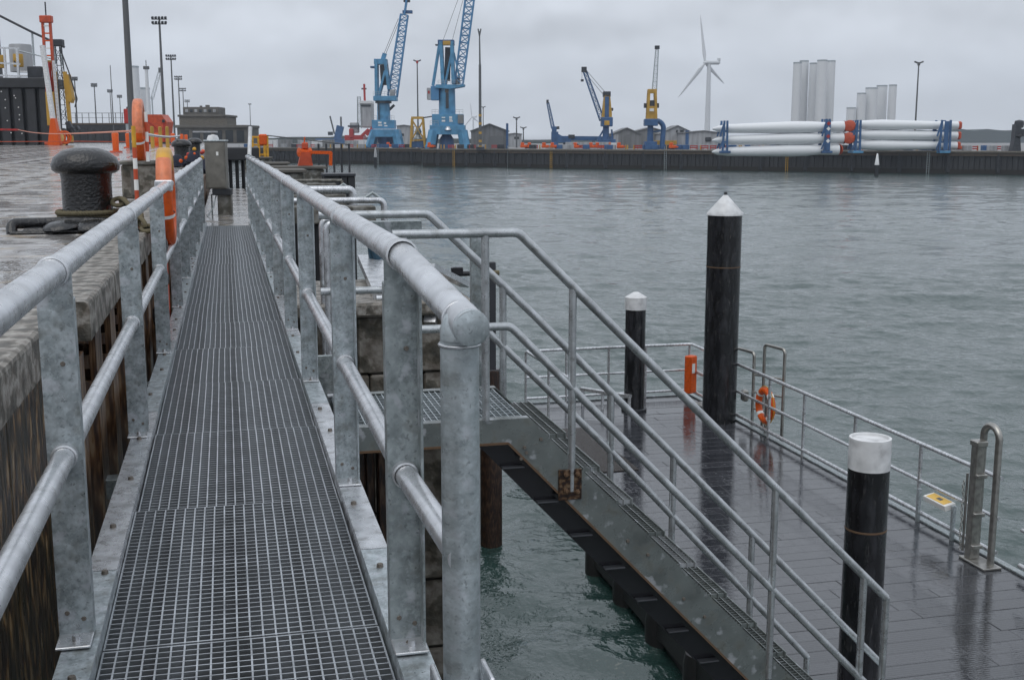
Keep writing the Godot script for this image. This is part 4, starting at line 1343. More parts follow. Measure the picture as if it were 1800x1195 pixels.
	for i in 7:
		part("stripe", MB.new().tube([Vector3(-0.0, i * 0.125, 0), Vector3(0, i * 0.125 + 0.125, 0)], 0.026, 10, i == 6), [M.orange_red, M.white_strip][i % 2] if i < 5 else M.yellow, sp)
	var sp2 := thing("striped_pole", "red and white striped pole rising beside the orange lifebuoy case", "pole", Vector3(-0.93, 1.2, -15.2))
	for i in 5:
		part("stripe", MB.new().tube([Vector3(0.0, i * 0.12, 0), Vector3(0.0, i * 0.12 + 0.12, 0)], 0.022, 10, i == 4), [M.white_strip, M.orange_red][i % 2], sp2)
	# orange posts seen through the left railing
	var op := thing("orange_post", "rusty orange pole standing below the railing next to the lifebuoy case", "pole", Vector3(-0.56, -0.2, -10.6))
	part("shaft", MB.new().tube([Vector3(0, 0, 0), Vector3(0, 0.95, 0)], 0.035, 12), M.orange_red, op)
	# grey control cabinet
	var k := thing("control_cabinet", "grey-brown electrical cabinet on a plinth at the end of the left railing", "cabinet", Vector3(-0.19, -0.18, -26.6), -0.16)
	part("body", MB.new().box(Vector3(0, 1.11, 0), Vector3(0.44, 1.02, 0.34), 0.012), M.cabinet, k)
	part("door", MB.new().box(Vector3(0.01, 1.10, 0.176), Vector3(0.37, 0.94, 0.014), 0.006), M.cabinet, k)
	part("roof", MB.new().box(Vector3(0, 1.635, 0), Vector3(0.48, 0.035, 0.38), 0.01), M.zinc, k)
	part("plinth", MB.new().box(Vector3(0.1, 0.53, 0), Vector3(0.4, 0.14, 0.3), 0.01), M.dark_steel, k)
	part("leg", MB.new().box(Vector3(-0.14, 0.23, 0), Vector3(0.03, 0.5, 0.03)), M.zinc_dark, k)
	part("cable", MB.new().tube([Vector3(-0.02, 0.5, 0.05), Vector3(-0.08, 0.2, 0.2), Vector3(-0.16, 0.02, 0.5)], 0.014, 8), M.zinc_dark, k)
	part("pedestal", MB.new().box(Vector3(0.14, 0.25, -0.05), Vector3(0.30, 0.5, 0.2), 0.01), M.concrete_grey, k)
	part("label_plate", MB.new().box(Vector3(0.05, 1.36, 0.186), Vector3(0.05, 0.08, 0.004)), M.white_strip, k)
	part("lamp_cap", MB.new().lathe([Vector2(0.0, 0.12), Vector2(0.10, 0.10), Vector2(0.13, 0.03), Vector2(0.13, 0.0)], 14, Vector3(-0.06, 1.65, 0)), M.white_paint, k)
	# heap of rope and floats behind the cabinet
	var hp := thing("net_heap", "dark heap of nets with small orange floats left of the grey cabinet", "net heap", Vector3(-0.85, quay_y(-29.5), -29.5))
	var lump := MB.new()
	for i in 9:
		lump.lathe([Vector2(0.0, 0.30), Vector2(0.10, 0.26), Vector2(0.17, 0.12), Vector2(0.20, 0.0)], 10, Vector3(rng.randf_range(-0.30, 0.40), rng.randf_range(-0.1, 0.12), rng.randf_range(-0.4, 0.4)), Basis.from_euler(Vector3(rng.randf_range(-0.4, 0.4), rng.randf() * 3.0, rng.randf_range(-0.4, 0.4))))
	part("net", lump, M.net, hp)
	for i in 11:
		var fl := MB.new()
		fl.lathe([Vector2(0.0, 0.05), Vector2(0.045, 0.025), Vector2(0.05, 0.0), Vector2(0.045, -0.025), Vector2(0.0, -0.05)], 8, Vector3(rng.randf_range(-0.3, 0.5), rng.randf_range(0.15, 0.45), rng.randf_range(0.0, 0.4)), Basis.from_euler(Vector3(rng.randf() * 3.0, 0, rng.randf() * 3.0)))
		part("float", fl, [M.orange, M.orange, M.yellow, M.red][i % 4], hp)

func lifebuoy_case(called: String, label: String, at: Vector3, h: float, on_rail: bool) -> void:
	var o := thing(called, label, "lifebuoy case", at)
	# a flat ring-shaped shell standing on edge: its broad sides look left and right
	var R := h * 0.5
	var w := 0.062
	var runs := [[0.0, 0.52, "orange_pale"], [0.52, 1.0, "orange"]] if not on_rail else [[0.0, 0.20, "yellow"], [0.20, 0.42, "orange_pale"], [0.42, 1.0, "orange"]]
	# a run is an arc on both halves, measured from the top (0) to the foot (1)
	for q in runs:
		for side in [-1.0, 1.0]:
			var mb := MB.new()
			var n := 14
			var sec: Array[Vector2] = []
			for k in 17:
				var a := TAU * k / 16.0
				sec.append(Vector2(signf(cos(a)) * pow(absf(cos(a)), 0.45) * w, signf(sin(a)) * pow(absf(sin(a)), 0.6) * 0.075))
			var st := mb.v.size()
			for i in n + 1:
				var f := PI * lerpf(q[0], q[1], float(i) / n)
				var d := Vector3(0, cos(f), side * sin(f) * 0.92)
				for k in 17:
					var c := sec[k]
					var nn := (Vector3.RIGHT * c.x / (w * w) + d * c.y / (0.075 * 0.075)).normalized()
					mb.vert(Vector3(0, R, 0) + d * (R - 0.075 + c.y) + Vector3.RIGHT * c.x, nn)
			for i in n:
				for k in 16:
					var x := st + i * 17 + k
					var y := x + 17
					if side < 0.0:
						mb.ix.append_array(PackedInt32Array([x, x + 1, y, x + 1, y + 1, y]))
					else:
						mb.ix.append_array(PackedInt32Array([x, y, x + 1, x + 1, y, y + 1]))
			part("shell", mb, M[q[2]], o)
	var sh := MB.new()
	sh.lathe([Vector2(0.0, 0.02), Vector2(R - 0.12, 0.02), Vector2(R - 0.12, -0.02), Vector2(0.0, -0.02)], 26, Vector3(0, R, 0), Basis.from_euler(Vector3(0, 0, PI / 2)))
	part("back", sh, M.orange, o)
	var st2 := MB.new()
	st2.torus(Vector3(0, R, 0), R - 0.07, 0.079, Basis.from_euler(Vector3(0, 0, PI / 2)) , 3, 14, PI * 0.5 + 0.35, PI * 0.5 + 0.42)
	part("reflective_strip", st2, M.white_strip, o)
	if on_rail:
		part("clamp", MB.new().box(Vector3(0.0, 0.5, 0.34), Vector3(0.14, 0.09, 0.05), 0.01), M.zinc_light, o)
	else:
		part("support_post", MB.new().box(Vector3(0, 0.12, 0.1), Vector3(0.11, 0.30, 0.10), 0.01), M.yellow, o)

# ---------------------------------------------------------------- left distance
func local(depth: float) -> float:
	return depth / 2050.0

func floodlight(label: String, at: Vector3, h: float, head: float, r: float, m := "mast", group := "floodlight masts") -> void:
	var o := thing("floodlight_mast", label, "floodlight mast", at, VIEW_TURN, group)
	part("mast", MB.new().tube([Vector3.ZERO, Vector3(0, h, 0)], r, 10, true, r * 0.55), M[m], o)
	var fr := MB.new()
	fr.box(Vector3(0, h, 0), Vector3(head, 0.12, 0.12))
	fr.box(Vector3(0, h - head * 0.30, 0), Vector3(head * 0.92, 0.12, 0.12))
	part("head_frame", fr, M[m], o)
	for i in 5:
		for row in 2:
			var mb := MB.new()
			mb.box(Vector3(head * (-0.42 + 0.21 * i), h + 0.18 - row * head * 0.30, 0.12), Vector3(head * 0.13, head * 0.13, 0.3), 0.0, Basis.from_euler(Vector3(0.5, 0, 0)))
			part("floodlight", mb, M.dark_steel, o)

func build_quay_distance() -> void:
	# caisson of dark sheet piles with railings on top
	var s := local(90.0)
	var y0 := quay_y(-98)
	var o := thing("caisson", "dark sheet pile caisson with white bolt heads on the left of the quay", "caisson", Vector3(-17.26, y0, -98.15), VIEW_TURN)
	var v := func(py: float) -> float: return 1.45 + (248.0 - py) * s - y0
	var u := func(px: float) -> float: return (px + 10.0) * s
	for i in 9:
		var px := -112.0 + i * 23.0
		part("sheet_pile", MB.new().box(Vector3(u.call(px + 9.0), v.call(250) * 0.5 + (v.call(158) - 0.0) * 0.5 - v.call(250) * 0.5, -0.2), Vector3(0.72, v.call(156), 0.4), 0.04), M.dark_pile, o)
		part("sheet_pile", MB.new().box(Vector3(u.call(px + 20.5), v.call(158) * 0.5, -0.55), Vector3(0.5, v.call(156), 0.4), 0.02), M.dark_pile, o)
	var body := MB.new()
	body.box(Vector3(u.call(-22), v.call(150) * 0.5, -1.9), Vector3(9.2, v.call(156), 2.6))
	body.box(Vector3(u.call(-18), v.call(148), -1.5), Vector3(9.6, 0.75, 3.4), 0.05)
	part("body", body, M.dark_pile, o)
	for q in [[8, 163], [14, 177], [13, 191], [15, 213], [20, 234], [30, 170], [32, 174], [36, 190], [37, 203], [36, 211], [39, 235], [-4, 170], [-5, 200]]:
		part("bolt_head", MB.new().box(Vector3(u.call(q[0] as float), v.call(q[1] as float), 0.03), Vector3(0.09, 0.09, 0.06), 0.02), M.white_strip, o)
	var top: float = v.call(139)
	var rl := thing("railing", "pale grey two-bar railing on top of the dark caisson", "railing", o.position + Vector3(0, top, 0), VIEW_TURN)
	var t := MB.new()
	for y in [[0.05, 87.0], [0.05, 113.0], [0.05, 134.0]]:
		t.bar(Vector3(u.call(-100), v.call(y[1]) - top + 0.15, 0), Vector3(u.call(44), v.call(y[1] + 3.0) - top, 0), 0.11, 0.13)
	part("rails", t, M.zinc_light, rl)
	for px in [-90, -62, -38, -14, 18, 40]:
		part("post", MB.new().box(Vector3(u.call(px as float), 1.05, 0), Vector3(0.16, 2.3, 0.12)), M.zinc_light, rl)
	var hr := thing("railing", "thin inclined handrail rising over the caisson to the left edge", "railing", o.position + Vector3(0, top, 0), VIEW_TURN)
	t = MB.new()
	t.tube([Vector3(u.call(-60), v.call(-2) - top, -0.4), Vector3(u.call(62), v.call(60) - top, -0.4), Vector3(u.call(115), v.call(86) - top, -1.0)], 0.09, 8)
	part("top_rail", t, M.dark_steel, hr)
	t = MB.new()
	t.tube([Vector3(u.call(40), v.call(93) - top, -0.4), Vector3(u.call(100), v.call(108) - top, -1.0)], 0.05, 8)
	part("mid_rail", t, M.zinc, hr)
	for q in [[63, 60, 118], [82, 70, 112], [100, 80, 115], [112, 85, 118]]:
		part("post", MB.new().tube([Vector3(u.call(q[0] as float), v.call(q[2] as float) - top, -0.6), Vector3(u.call(q[0] as float), v.call(q[1] as float) - top, -0.6)], 0.085, 8), M.zinc, hr)
	for q in [[-2, 110, 17, 22, "yellow drum with a black mark at the left edge of the caisson top"], [29, 108, 17, 22, "yellow drum with a black mark, right of its twin on the caisson"], [82, 116, 12, 16, "yellow tank beside the inclined handrail"]]:
		var d := thing("drum", q[4], "drum", o.position + Basis(Vector3.UP, VIEW_TURN) * Vector3(u.call(q[0] as float), v.call(float(q[1]) + q[3] * 0.5), -1.3), VIEW_TURN)
		var hh: float = q[3] * s
		part("shell", MB.new().lathe([Vector2(0.0, hh), Vector2(q[2] * s * 0.48, hh), Vector2(q[2] * s * 0.5, hh - 0.05), Vector2(q[2] * s * 0.5, 0)], 18), M.crane_yellow, d)
		part("mark", MB.new().torus(Vector3(0, hh * 0.45, q[2] * s * 0.45), q[2] * s * 0.22, 0.06, Basis.from_euler(Vector3(PI / 2, 0, 0)), 14, 6, 0.0, PI), M.dark_steel, d)
	var ib := thing("winch_house", "dark winch housing at the right end of the caisson top", "winch", o.position + Basis(Vector3.UP, VIEW_TURN) * Vector3(u.call(62), v.call(152), -1.2), VIEW_TURN)
	part("body", MB.new().box(Vector3(0, 0.7, 0), Vector3(1.1, 1.5, 1.2), 0.06), M.dark_steel, ib)
	for i in 4:
		part("pipe", MB.new().tube([Vector3(-1.4, 0.15 + i * 0.3, 0.3), Vector3(-0.5, 0.15 + i * 0.3, 0.3)], 0.06, 8), M.zinc_light, ib)
	var wt := thing("white_tank", "pale translucent tank behind the caisson railing", "tank", o.position + Basis(Vector3.UP, VIEW_TURN) * Vector3(u.call(-38), v.call(118), -9.0), VIEW_TURN)
	part("shell", MB.new().lathe([Vector2(0.0, 2.3), Vector2(0.85, 2.25), Vector2(0.9, 2.1), Vector2(0.9, 0.0)], 20), M.shed_pale, wt)
	var tm := solo("tall_mast", MB.new().tube([Vector3.ZERO, Vector3(0, 24, 0)], 0.72, 16, true, 0.5), M.mast, "thick dark mast at the left picture edge behind the caisson", "mast", "", Vector3(-18.75, y0, -108.7))
	tm.position.y = y0
	# leaning white leg
	var s2 := local(84.0)
	var wl := thing("rig_leg", "white leg with an orange foot standing in front of the caisson", "rig leg", Vector3(-12.1, quay_y(-90), -90.7), VIEW_TURN)
	part("leg", MB.new().bar(Vector3(0.25, 0.8, 0), Vector3(-0.25, 7.0, 0), 0.34, 0.28), M.white_paint, wl)
	part("foot", MB.new().prism(PackedVector2Array([Vector2(-0.25, 0), Vector2(0.62, 0), Vector2(0.50, 0.9), Vector2(0.36, 1.9), Vector2(0.08, 1.9)]), -0.25, 0.25), M.orange, wl)
	part("foot_beam", MB.new().box(Vector3(0.1, 0.12, 0), Vector3(1.2, 0.2, 0.4), 0.03), M.orange_red, wl)
	# drilling mast
	var dm := thing("drill_rig", "orange and yellow drilling mast with lattice top beside the caisson", "drilling rig", Vector3(-12.0, quay_y(-91), -91.66), VIEW_TURN)
	var H := 8.9
	for sx in [-0.27, 0.27]:
		part("upright", MB.new().box(Vector3(sx - 0.1, 2.0 + 3.4, 0), Vector3(0.16, 6.9, 0.2)), M.orange_red, dm)
	for i in 13:
		part("rung", MB.new().box(Vector3(-0.1, 2.2 + i * 0.52, 0), Vector3(0.42, 0.09, 0.14)), M.orange if i % 3 else M.white_strip, dm)
	part("crown", MB.new().box(Vector3(-0.1, H, 0), Vector3(0.85, 0.5, 0.5), 0.05), M.orange_red, dm)
	part("aerial", MB.new().tube([Vector3(-0.1, H, 0), Vector3(-0.1, H + 1.2, 0)], 0.05, 6), M.dark_steel, dm)
	part("drive", MB.new().box(Vector3(-0.12, 4.9, 0.25), Vector3(0.40, 2.0, 0.35), 0.04), M.red, dm)
	part("yellow_guide", MB.new().box(Vector3(-0.1, 2.6, 0.15), Vector3(0.62, 2.4, 0.35), 0.04), M.crane_yellow, dm)
	part("white_ram", MB.new().bar(Vector3(0.42, 1.0, 0.2), Vector3(0.30, 6.0, 0.2), 0.16, 0.16), M.white_paint, dm)
	part("undercarriage", MB.new().prism(PackedVector2Array([Vector2(-0.45, 0), Vector2(0.6, 0), Vector2(0.5, 0.8), Vector2(0.15, 1.5), Vector2(-0.2, 0.8)]), -0.35, 0.35), M.yellow, dm)
	for i in 3:
		part("orange_hose", MB.new().torus(Vector3(0.5 + i * 0.2, 0.55, 0.5), 0.42, 0.07, Basis.from_euler(Vector3(PI / 2, 0.3 * i, 0)), 16, 6), M.orange, dm)
	# yellow lattice leader
	var lt := thing("lattice_leader", "yellow lattice mast with a hose drum right of the drilling mast", "lattice mast", Vector3(-11.5, quay_y(-95), -94.67), VIEW_TURN)
	lattice(lt, "lattice", M.dark_steel, Vector3(-0.2, 0.8, 0), Vector3(-0.35, 7.3, 0), 0.62, 0.45, 0.05, 9)
	part("leader_tube", MB.new().bar(Vector3(0.32, 0.2, 0.1), Vector3(0.12, 5.4, 0.1), 0.24, 0.24), M.crane_yellow, lt)
	part("leader_tube", MB.new().bar(Vector3(-0.62, 3.0, 0.1), Vector3(-0.62, 5.4, 0.1), 0.22, 0.22), M.crane_yellow, lt)
	part("hose_drum", MB.new().prism(PackedVector2Array([Vector2(0.25, 3.3), Vector2(0.5, 3.1), Vector2(0.62, 3.4), Vector2(0.42, 5.2), Vector2(0.3, 5.2)]), -0.3, 0.3), M.crane_yellow, lt)
	part("hose", MB.new().tube([Vector3(-0.2, 7.2, 0), Vector3(0.45, 5.4, 0.2), Vector3(0.95, 3.4, 0.2), Vector3(0.75, 2.8, 0.2)], 0.05, 8), M.dark_steel, lt)
	part("head", MB.new().box(Vector3(-0.3, 7.5, 0), Vector3(0.8, 0.5, 0.6), 0.05), M.dark_steel, lt)
	var ml := MB.new()
	for i in 14:
		ml.box(Vector3(rng.randf_range(-0.9, 0.9), rng.randf_range(0.1, 1.5), rng.randf_range(-0.4, 0.4)), Vector3(rng.randf_range(0.15, 0.5), rng.randf_range(0.15, 0.6), 0.4), 0.05, Basis.from_euler(Vector3(0, 0, rng.randf_range(-0.6, 0.6))))
	part("power_pack", ml, M.dark_steel, lt)
	# barrier tape strung along the quay
	var tape := thing("barrier_tape", "red and white barrier tape strung in front of the caisson", "barrier tape", Vector3(-12.0, quay_y(-60) + 1.02, -60.0))
	for i in 16:
		var a := Vector3(-4.5 + i * 0.44, 0.06 - i * 0.006, 0)
		part("stripe", MB.new().bar(a, a + Vector3(0.44, -0.006, 0), 0.012, 0.085), [M.red, M.white_strip][i % 2] if i % 3 else M.red, tape)
	solo("low_barrier_rope", MB.new().tube([Vector3(-20, 0.0, 0), Vector3(-9, 0.05, 0), Vector3(-4.0, 0.0, 3)], 0.025, 6), M.orange_red, "orange rope hanging low in front of the caisson", "rope", "", Vector3(0.0, quay_y(-80) + 0.28, -80))
	var rp := MB.new()
	var pts := []
	for i in 13:
		var f := i / 12.0
		pts.append(Vector3(-9.5, 1.98, -60).lerp(Vector3(-1.12, 1.57, -15.3), f) + Vector3(0, -0.10 * sin(f * PI), 0))
	rp.tube(pts, 0.014, 6)
	solo("barrier_line", rp, M.orange_pale, "faded orange barrier line running from the rig to the lifebuoy post", "rope")
	rp = MB.new()
	pts = []
	for i in 9:
		var f := i / 8.0
		pts.append(Vector3(-1.12, 1.57, -15.3).lerp(Vector3(-1.28, 1.60, -36.0), f) + Vector3(0, -0.05 * sin(f * PI), 0))
	rp.tube(pts, 0.022, 8)
	solo("barrier_bar", rp, M.zinc_light, "pale grey bar running from the lifebuoy case towards the second bollard", "rail")
	# orange delineator posts
	var dp := thing("delineator_post", "orange plastic barrier post nearest on the wet quay", "barrier post", Vector3(-4.55, quay_y(-53), -53.2), 0.0, "orange barrier posts on the quay")
	part("base", MB.new().lathe([Vector2(0.0, 0.10), Vector2(0.26, 0.08), Vector2(0.28, 0.0)], 14), M.orange_red, dp)
	part("post", MB.new().lathe([Vector2(0.0, 0.86), Vector2(0.11, 0.85), Vector2(0.15, 0.80), Vector2(0.13, 0.1), Vector2(0.2, 0.06)], 12), M.orange, dp)
	var labels := ["orange barrier post just left of the lifebuoy case, behind the nearest one", "orange barrier post before the right side of the red skip", "orange barrier post at the right corner of the red skip", "orange barrier post past the red skip, by the quay edge", "last orange barrier post by the quay edge"]
	var where := [Vector3(-5.3, 0, -70), Vector3(-4.2, 0, -78), Vector3(-3.6, 0, -88), Vector3(-3.4, 0, -100), Vector3(-3.3, 0, -108)]
	for i in 5:
		var w: Vector3 = where[i]
		copy_of(dp, Vector3(w.x, quay_y(w.z), w.z), labels[i])
	var yp := thing("yellow_post", "short yellow guard post before the red skip, left one of the three", "guard post", Vector3(-4.1, quay_y(-72), -72), 0.0, "yellow guard posts before the skip")
	part("post", MB.new().lathe([Vector2(0.0, 1.25), Vector2(0.10, 1.22), Vector2(0.11, 0.0)], 10), M.crane_yellow, yp)
	for q in [[-3.75, -74.0, "short yellow guard post before the red skip, middle of the three"], [-3.3, -73.0, "short yellow guard post before the red skip, right one of the three"]]:
		copy_of(yp, Vector3(q[0], quay_y(q[1]), q[1]), q[2])
	# skip
	var sk := thing("skip", "orange-red steel skip standing on the quay behind the lifebuoy case", "skip", Vector3(-6.6, quay_y(-126), -126.8), VIEW_TURN)
	var zs := PackedVector2Array([Vector2(-1.3, 0.2), Vector2(1.0, 0.2), Vector2(1.25, 2.2), Vector2(0.75, 2.95), Vector2(-1.3, 2.95)])
	part("body", MB.new().prism(zs, -1.2, 1.2), M.orange_red, sk)
	part("diagonal_brace", MB.new().bar(Vector3(-1.1, 2.7, 1.23), Vector3(0.3, 1.5, 1.23), 0.10, 0.06), M.red, sk)
	part("side_rib", MB.new().box(Vector3(1.0, 1.2, 1.22), Vector3(0.14, 2.0, 0.1)), M.red, sk)
	part("lifting_lug", MB.new().box(Vector3(0.95, 2.3, 1.25), Vector3(0.25, 0.3, 0.12)), M.dark_steel, sk)
	part("runner", MB.new().box(Vector3(-0.1, 0.1, 0), Vector3(2.4, 0.2, 2.2)), M.dark_steel, sk)
	# big lamp pole, red box on a post
	solo("lamp_pole", MB.new().tube([Vector3.ZERO, Vector3(0, 17, 0)], 0.175, 16, true, 0.11), M.mast, "tall dark lamp pole standing behind the orange lifebuoy case", "pole", "", Vector3(-4.6, quay_y(-63), -63.7))
	var rb := thing("red_box", "red box sign on a pale grey post left of the dark lamp pole", "sign box", Vector3(-5.56, quay_y(-74), -74.4), VIEW_TURN)
	part("post", MB.new().box(Vector3(0.0, 0.7, 0), Vector3(0.30, 1.4, 0.2), 0.02), M.zinc, rb)
	part("box", MB.new().box(Vector3(-0.02, 1.85, 0.05), Vector3(0.36, 0.85, 0.3), 0.03), M.red, rb)
	part("cap", MB.new().lathe([Vector2(0.0, 0.14), Vector2(0.08, 0.1), Vector2(0.09, 0.0)], 10, Vector3(0, 2.28, 0)), M.dark_steel, rb)
	# floodlight masts receding on the left
	var yy := 1.12
	floodlight("tallest dark floodlight mast, first of the row right of the lamp pole", Vector3(-7.44, yy, -158.4), 15.5, 1.95, 0.22)
	floodlight("second floodlight mast of the row left of the old pier building", Vector3(-8.93, yy, -226.6), 15.5, 1.9, 0.2)
	floodlight("third floodlight mast, lower than the second", Vector3(-10.53, yy, -305.3), 15.8, 1.9, 0.2)
	floodlight("fourth floodlight mast, close to the old pier building", Vector3(-11.88, yy, -378.7), 16.0, 2.0, 0.2)
	floodlight("smallest far floodlight mast above the old pier building", Vector3(-13.4, yy, -473.0), 15.6, 2.0, 0.22)
	floodlight("floodlight mast behind the yellow lattice leader", Vector3(-28.1, yy, -247.0), 12.4, 1.3, 0.19)
	floodlight("floodlight mast in the middle of the low dark wall", Vector3(-27.6, yy, -278.1), 12.6, 1.4, 0.18)
	solo("thin_mast", MB.new().tube([Vector3.ZERO, Vector3(0, 13.0, 0)], 0.11, 8, true, 0.06), M.mast, "thin aerial mast with no lamps, left of the lamp pole", "mast", "", Vector3(-18.4, yy, -213.3))
	floodlight("small floodlight mast beside the thin aerial mast", Vector3(-28.0, yy, -320.0), 13.0, 1.4, 0.15)
	floodlight("small floodlight mast just left of the red box sign", Vector3(-27.4, yy, -340.7), 12.4, 1.4, 0.15)
	# low dark quay wall and its railing
	var lw := thing("harbour_wall", "low dark harbour wall with a brown edge on the left behind the rigs", "wall", Vector3(-20.8, yy - 0.2, -213.85), VIEW_TURN)
	part("face", MB.new().box(Vector3(-0.3, 1.6, -1.0), Vector3(10.8, 3.4, 2.0), 0.05), M.dark_pile, lw)
	part("edge", MB.new().box(Vector3(-0.3, 3.4, -1.0), Vector3(11.0, 0.3, 2.2), 0.03), M.fender_band, lw)
	for i in 8:
		part("rubber_fender", MB.new().box(Vector3(-5.0 + i * 1.35, 1.5, 0.06), Vector3(0.5, 2.4, 0.15), 0.04), M.far_pile, lw)
	var wr := thing("railing", "thin dark railing on top of the low harbour wall", "railing", Vector3(-20.8, yy + 3.3, -213.85), VIEW_TURN)
	for i in 10:
		part("post", MB.new().box(Vector3(-5.4 + i * 1.15, 0.9, -0.8), Vector3(0.09, 1.8, 0.09)), M.mast, wr)
	part("rail", MB.new().box(Vector3(-0.2, 1.75, -0.8), Vector3(10.4, 0.08, 0.08)).box(Vector3(-0.2, 0.95, -0.8), Vector3(10.4, 0.06, 0.06)), M.mast, wr)
	# grey turbine tower sections and a pale crane far behind
	for q in [[-24.0, -345.0, 1.9, 20.5, "taller grey tower section behind the dark lamp pole"], [-21.8, -352.0, 1.9, 15.0, "shorter grey tower section right of the tall one, far left"]]:
		var ts := thing("tower_section", q[4], "tower section", Vector3(q[0], yy, q[1]))
		part("shell", MB.new().lathe([Vector2(0.0, q[3]), Vector2(q[2] * 0.9, q[3]), Vector2(q[2], 0.0)], 20), M.tower_white, ts)
		part("flange", MB.new().lathe([Vector2(q[2] * 0.9, float(q[3]) + 0.2), Vector2(q[2] * 0.95, float(q[3]) + 0.2), Vector2(q[2] * 0.95, float(q[3]) - 0.2)], 20), M.zinc, ts)
	var tb := thing("tube_mast", "grey tube mast with a dark head between tower sections and pale crane", "mast", Vector3(-18.7, yy, -317.7))
	part("tube", MB.new().tube([Vector3.ZERO, Vector3(0, 18.5, 0)], 0.55, 12, true, 0.4), M.tower_white, tb)
	part("head", MB.new().box(Vector3(0, 18.7, 0), Vector3(1.5, 0.8, 1.0), 0.1), M.mast, tb)
	part("aerial", MB.new().tube([Vector3(0, 19, 0), Vector3(0, 20.6, 0)], 0.12, 6), M.mast, tb)
	var pc := thing("pale_crane", "faint pale crane jib far behind the red skip", "crane", Vector3(-23.6, yy, -444.2), VIEW_TURN)
	lattice(pc, "jib", M.zinc, Vector3(-1.2, 15.0, 0), Vector3(2.0, 24.5, 0), 0.9, 0.9, 0.09, 8)
	part("mast", MB.new().tube([Vector3(-1.0, 0, 0), Vector3(-1.2, 16, 0)], 0.25, 8), M.zinc, pc)
	part("head", MB.new().box(Vector3(2.1, 25.2, 0), Vector3(0.8, 1.8, 0.6)), M.mast, pc)
	part("cable", MB.new().tube([Vector3(2.0, 24, 0), Vector3(2.4, 12, 0)], 0.06, 5), M.mast, pc)
	# old concrete pier building
	s = local(260.0)
	var bl := thing("pier_building", "long dark concrete building with a stepped roof at the end of the quay", "building", Vector3(-1.18, 0.6, -271.7), VIEW_TURN)
	var bx := func(p0: float, q0: float, p1: float, q1: float, dd: float, zz := 0.0) -> MB:
		var m := MB.new()
		m.box(Vector3(((p0 + p1) * 0.5 - 385.0) * s, 0.85 + (248.0 - (q0 + q1) * 0.5) * s, zz), Vector3((p1 - p0) * s, (q1 - q0) * s, dd), 0.06)
		return m
	part("lower_storey", bx.call(325, 226, 445, 252, 12.0), M.old_block, bl)
	part("roof_slab", bx.call(323, 221, 446, 226, 12.8), M.old_block, bl)
	part("upper_storey", bx.call(326, 207, 408, 221, 9.0), M.concrete_wall, bl)
	part("parapet", bx.call(324, 203.5, 410, 207, 9.6), M.old_block, bl)
	part("top_storey", bx.call(330, 190, 392, 204, 6.0), M.old_block, bl)
	for i in 7:
		part("window", bx.call(334.0 + i * 8, 194, 339.0 + i * 8, 199, 0.1, 3.04), M.window_dark if i % 2 else M.shed_pale, bl)
	for q in [[354, 187, 357, 191], [364, 186, 370, 191]]:
		part("chimney", bx.call(q[0] as float, q[1] as float, q[2] as float, q[3] as float, 1.0), M.old_block, bl)
	for i in 6:
		part("bay", bx.call(332.0 + i * 19, 230, 345.0 + i * 19, 250, 0.12, 6.03), M.window_dark, bl)
	part("white_panel", bx.call(352, 231, 395, 234, 0.12, 6.15), M.shed_pale, bl)
	# piled jetty beyond the walkway
	var j := thing("piled_jetty", "dark piled jetty crossing behind the end of the walkway", "jetty", Vector3(0.55, WATER, -49.0))
	part("deck", MB.new().box(Vector3(0, 5.45, 0), Vector3(1.5, 0.5, 3.0), 0.03), M.dark_pile, j)
	for i in 6:
		part("pile", MB.new().tube([Vector3(-0.62 + i * 0.25, -1, 0.9 - (i % 2) * 0.9), Vector3(-0.62 + i * 0.25, 5.3, 0.9 - (i % 2) * 0.9)], 0.075, 10), M.dark_pile, j)
	var tw := thing("thin_lamp", "thin lamp post standing just right of the old pier building", "lamp post", Vector3(5.5, 0.6, -259.6))
	part("post", MB.new().tube([Vector3.ZERO, Vector3(0, 8.6, 0)], 0.09, 8, true, 0.06), M.mast, tw)
	part("head", MB.new().box(Vector3(0, 8.6, 0), Vector3(0.7, 0.2, 0.3)), M.mast, tw)

# square lattice boom from a to b
func lattice(parent: Node, called: String, m: Material, a: Vector3, b: Vector3, w0: float, w1: float, t: float, n: int, depth := -1.0) -> void:
	var d := (b - a).normalized()
	var x := d.cross(Vector3(0, 0, 1)).normalized()
	var z := Vector3(0, 0, 1)
	var mb := MB.new()
	var c := func(f: float, sx: float, sz: float) -> Vector3:
		var w := lerpf(w0, w1, f)
		return a.lerp(b, f) + x * sx * w * 0.5 + z * sz * (w if depth < 0 else depth * w / w0) * 0.5
	for sx in [-1.0, 1.0]:
		for sz in [-1.0, 1.0]:
			mb.bar(c.call(0.0, sx, sz), c.call(1.0, sx, sz), t, t, Vector3(0, 0, 1))
	for i in n:
		var f0 := float(i) / n
		var f1 := float(i + 1) / n
		for s in [-1.0, 1.0]:
			var k: float = s if i % 2 else -s
			mb.bar(c.call(f0, -k, s), c.call(f1, k, s), t * 0.55, t * 0.55, Vector3(0, 0, 1))
			mb.bar(c.call(f0, s, -k), c.call(f1, s, k), t * 0.55, t * 0.55, Vector3(0, 0, 1))
			mb.bar(c.call(f1, -1.0, s), c.call(f1, 1.0, s), t * 0.5, t * 0.5, Vector3(0, 0, 1))
	part(called, mb, m, parent)

# ---------------------------------------------------------------- the port across the basin
const FAR_Y := -0.5

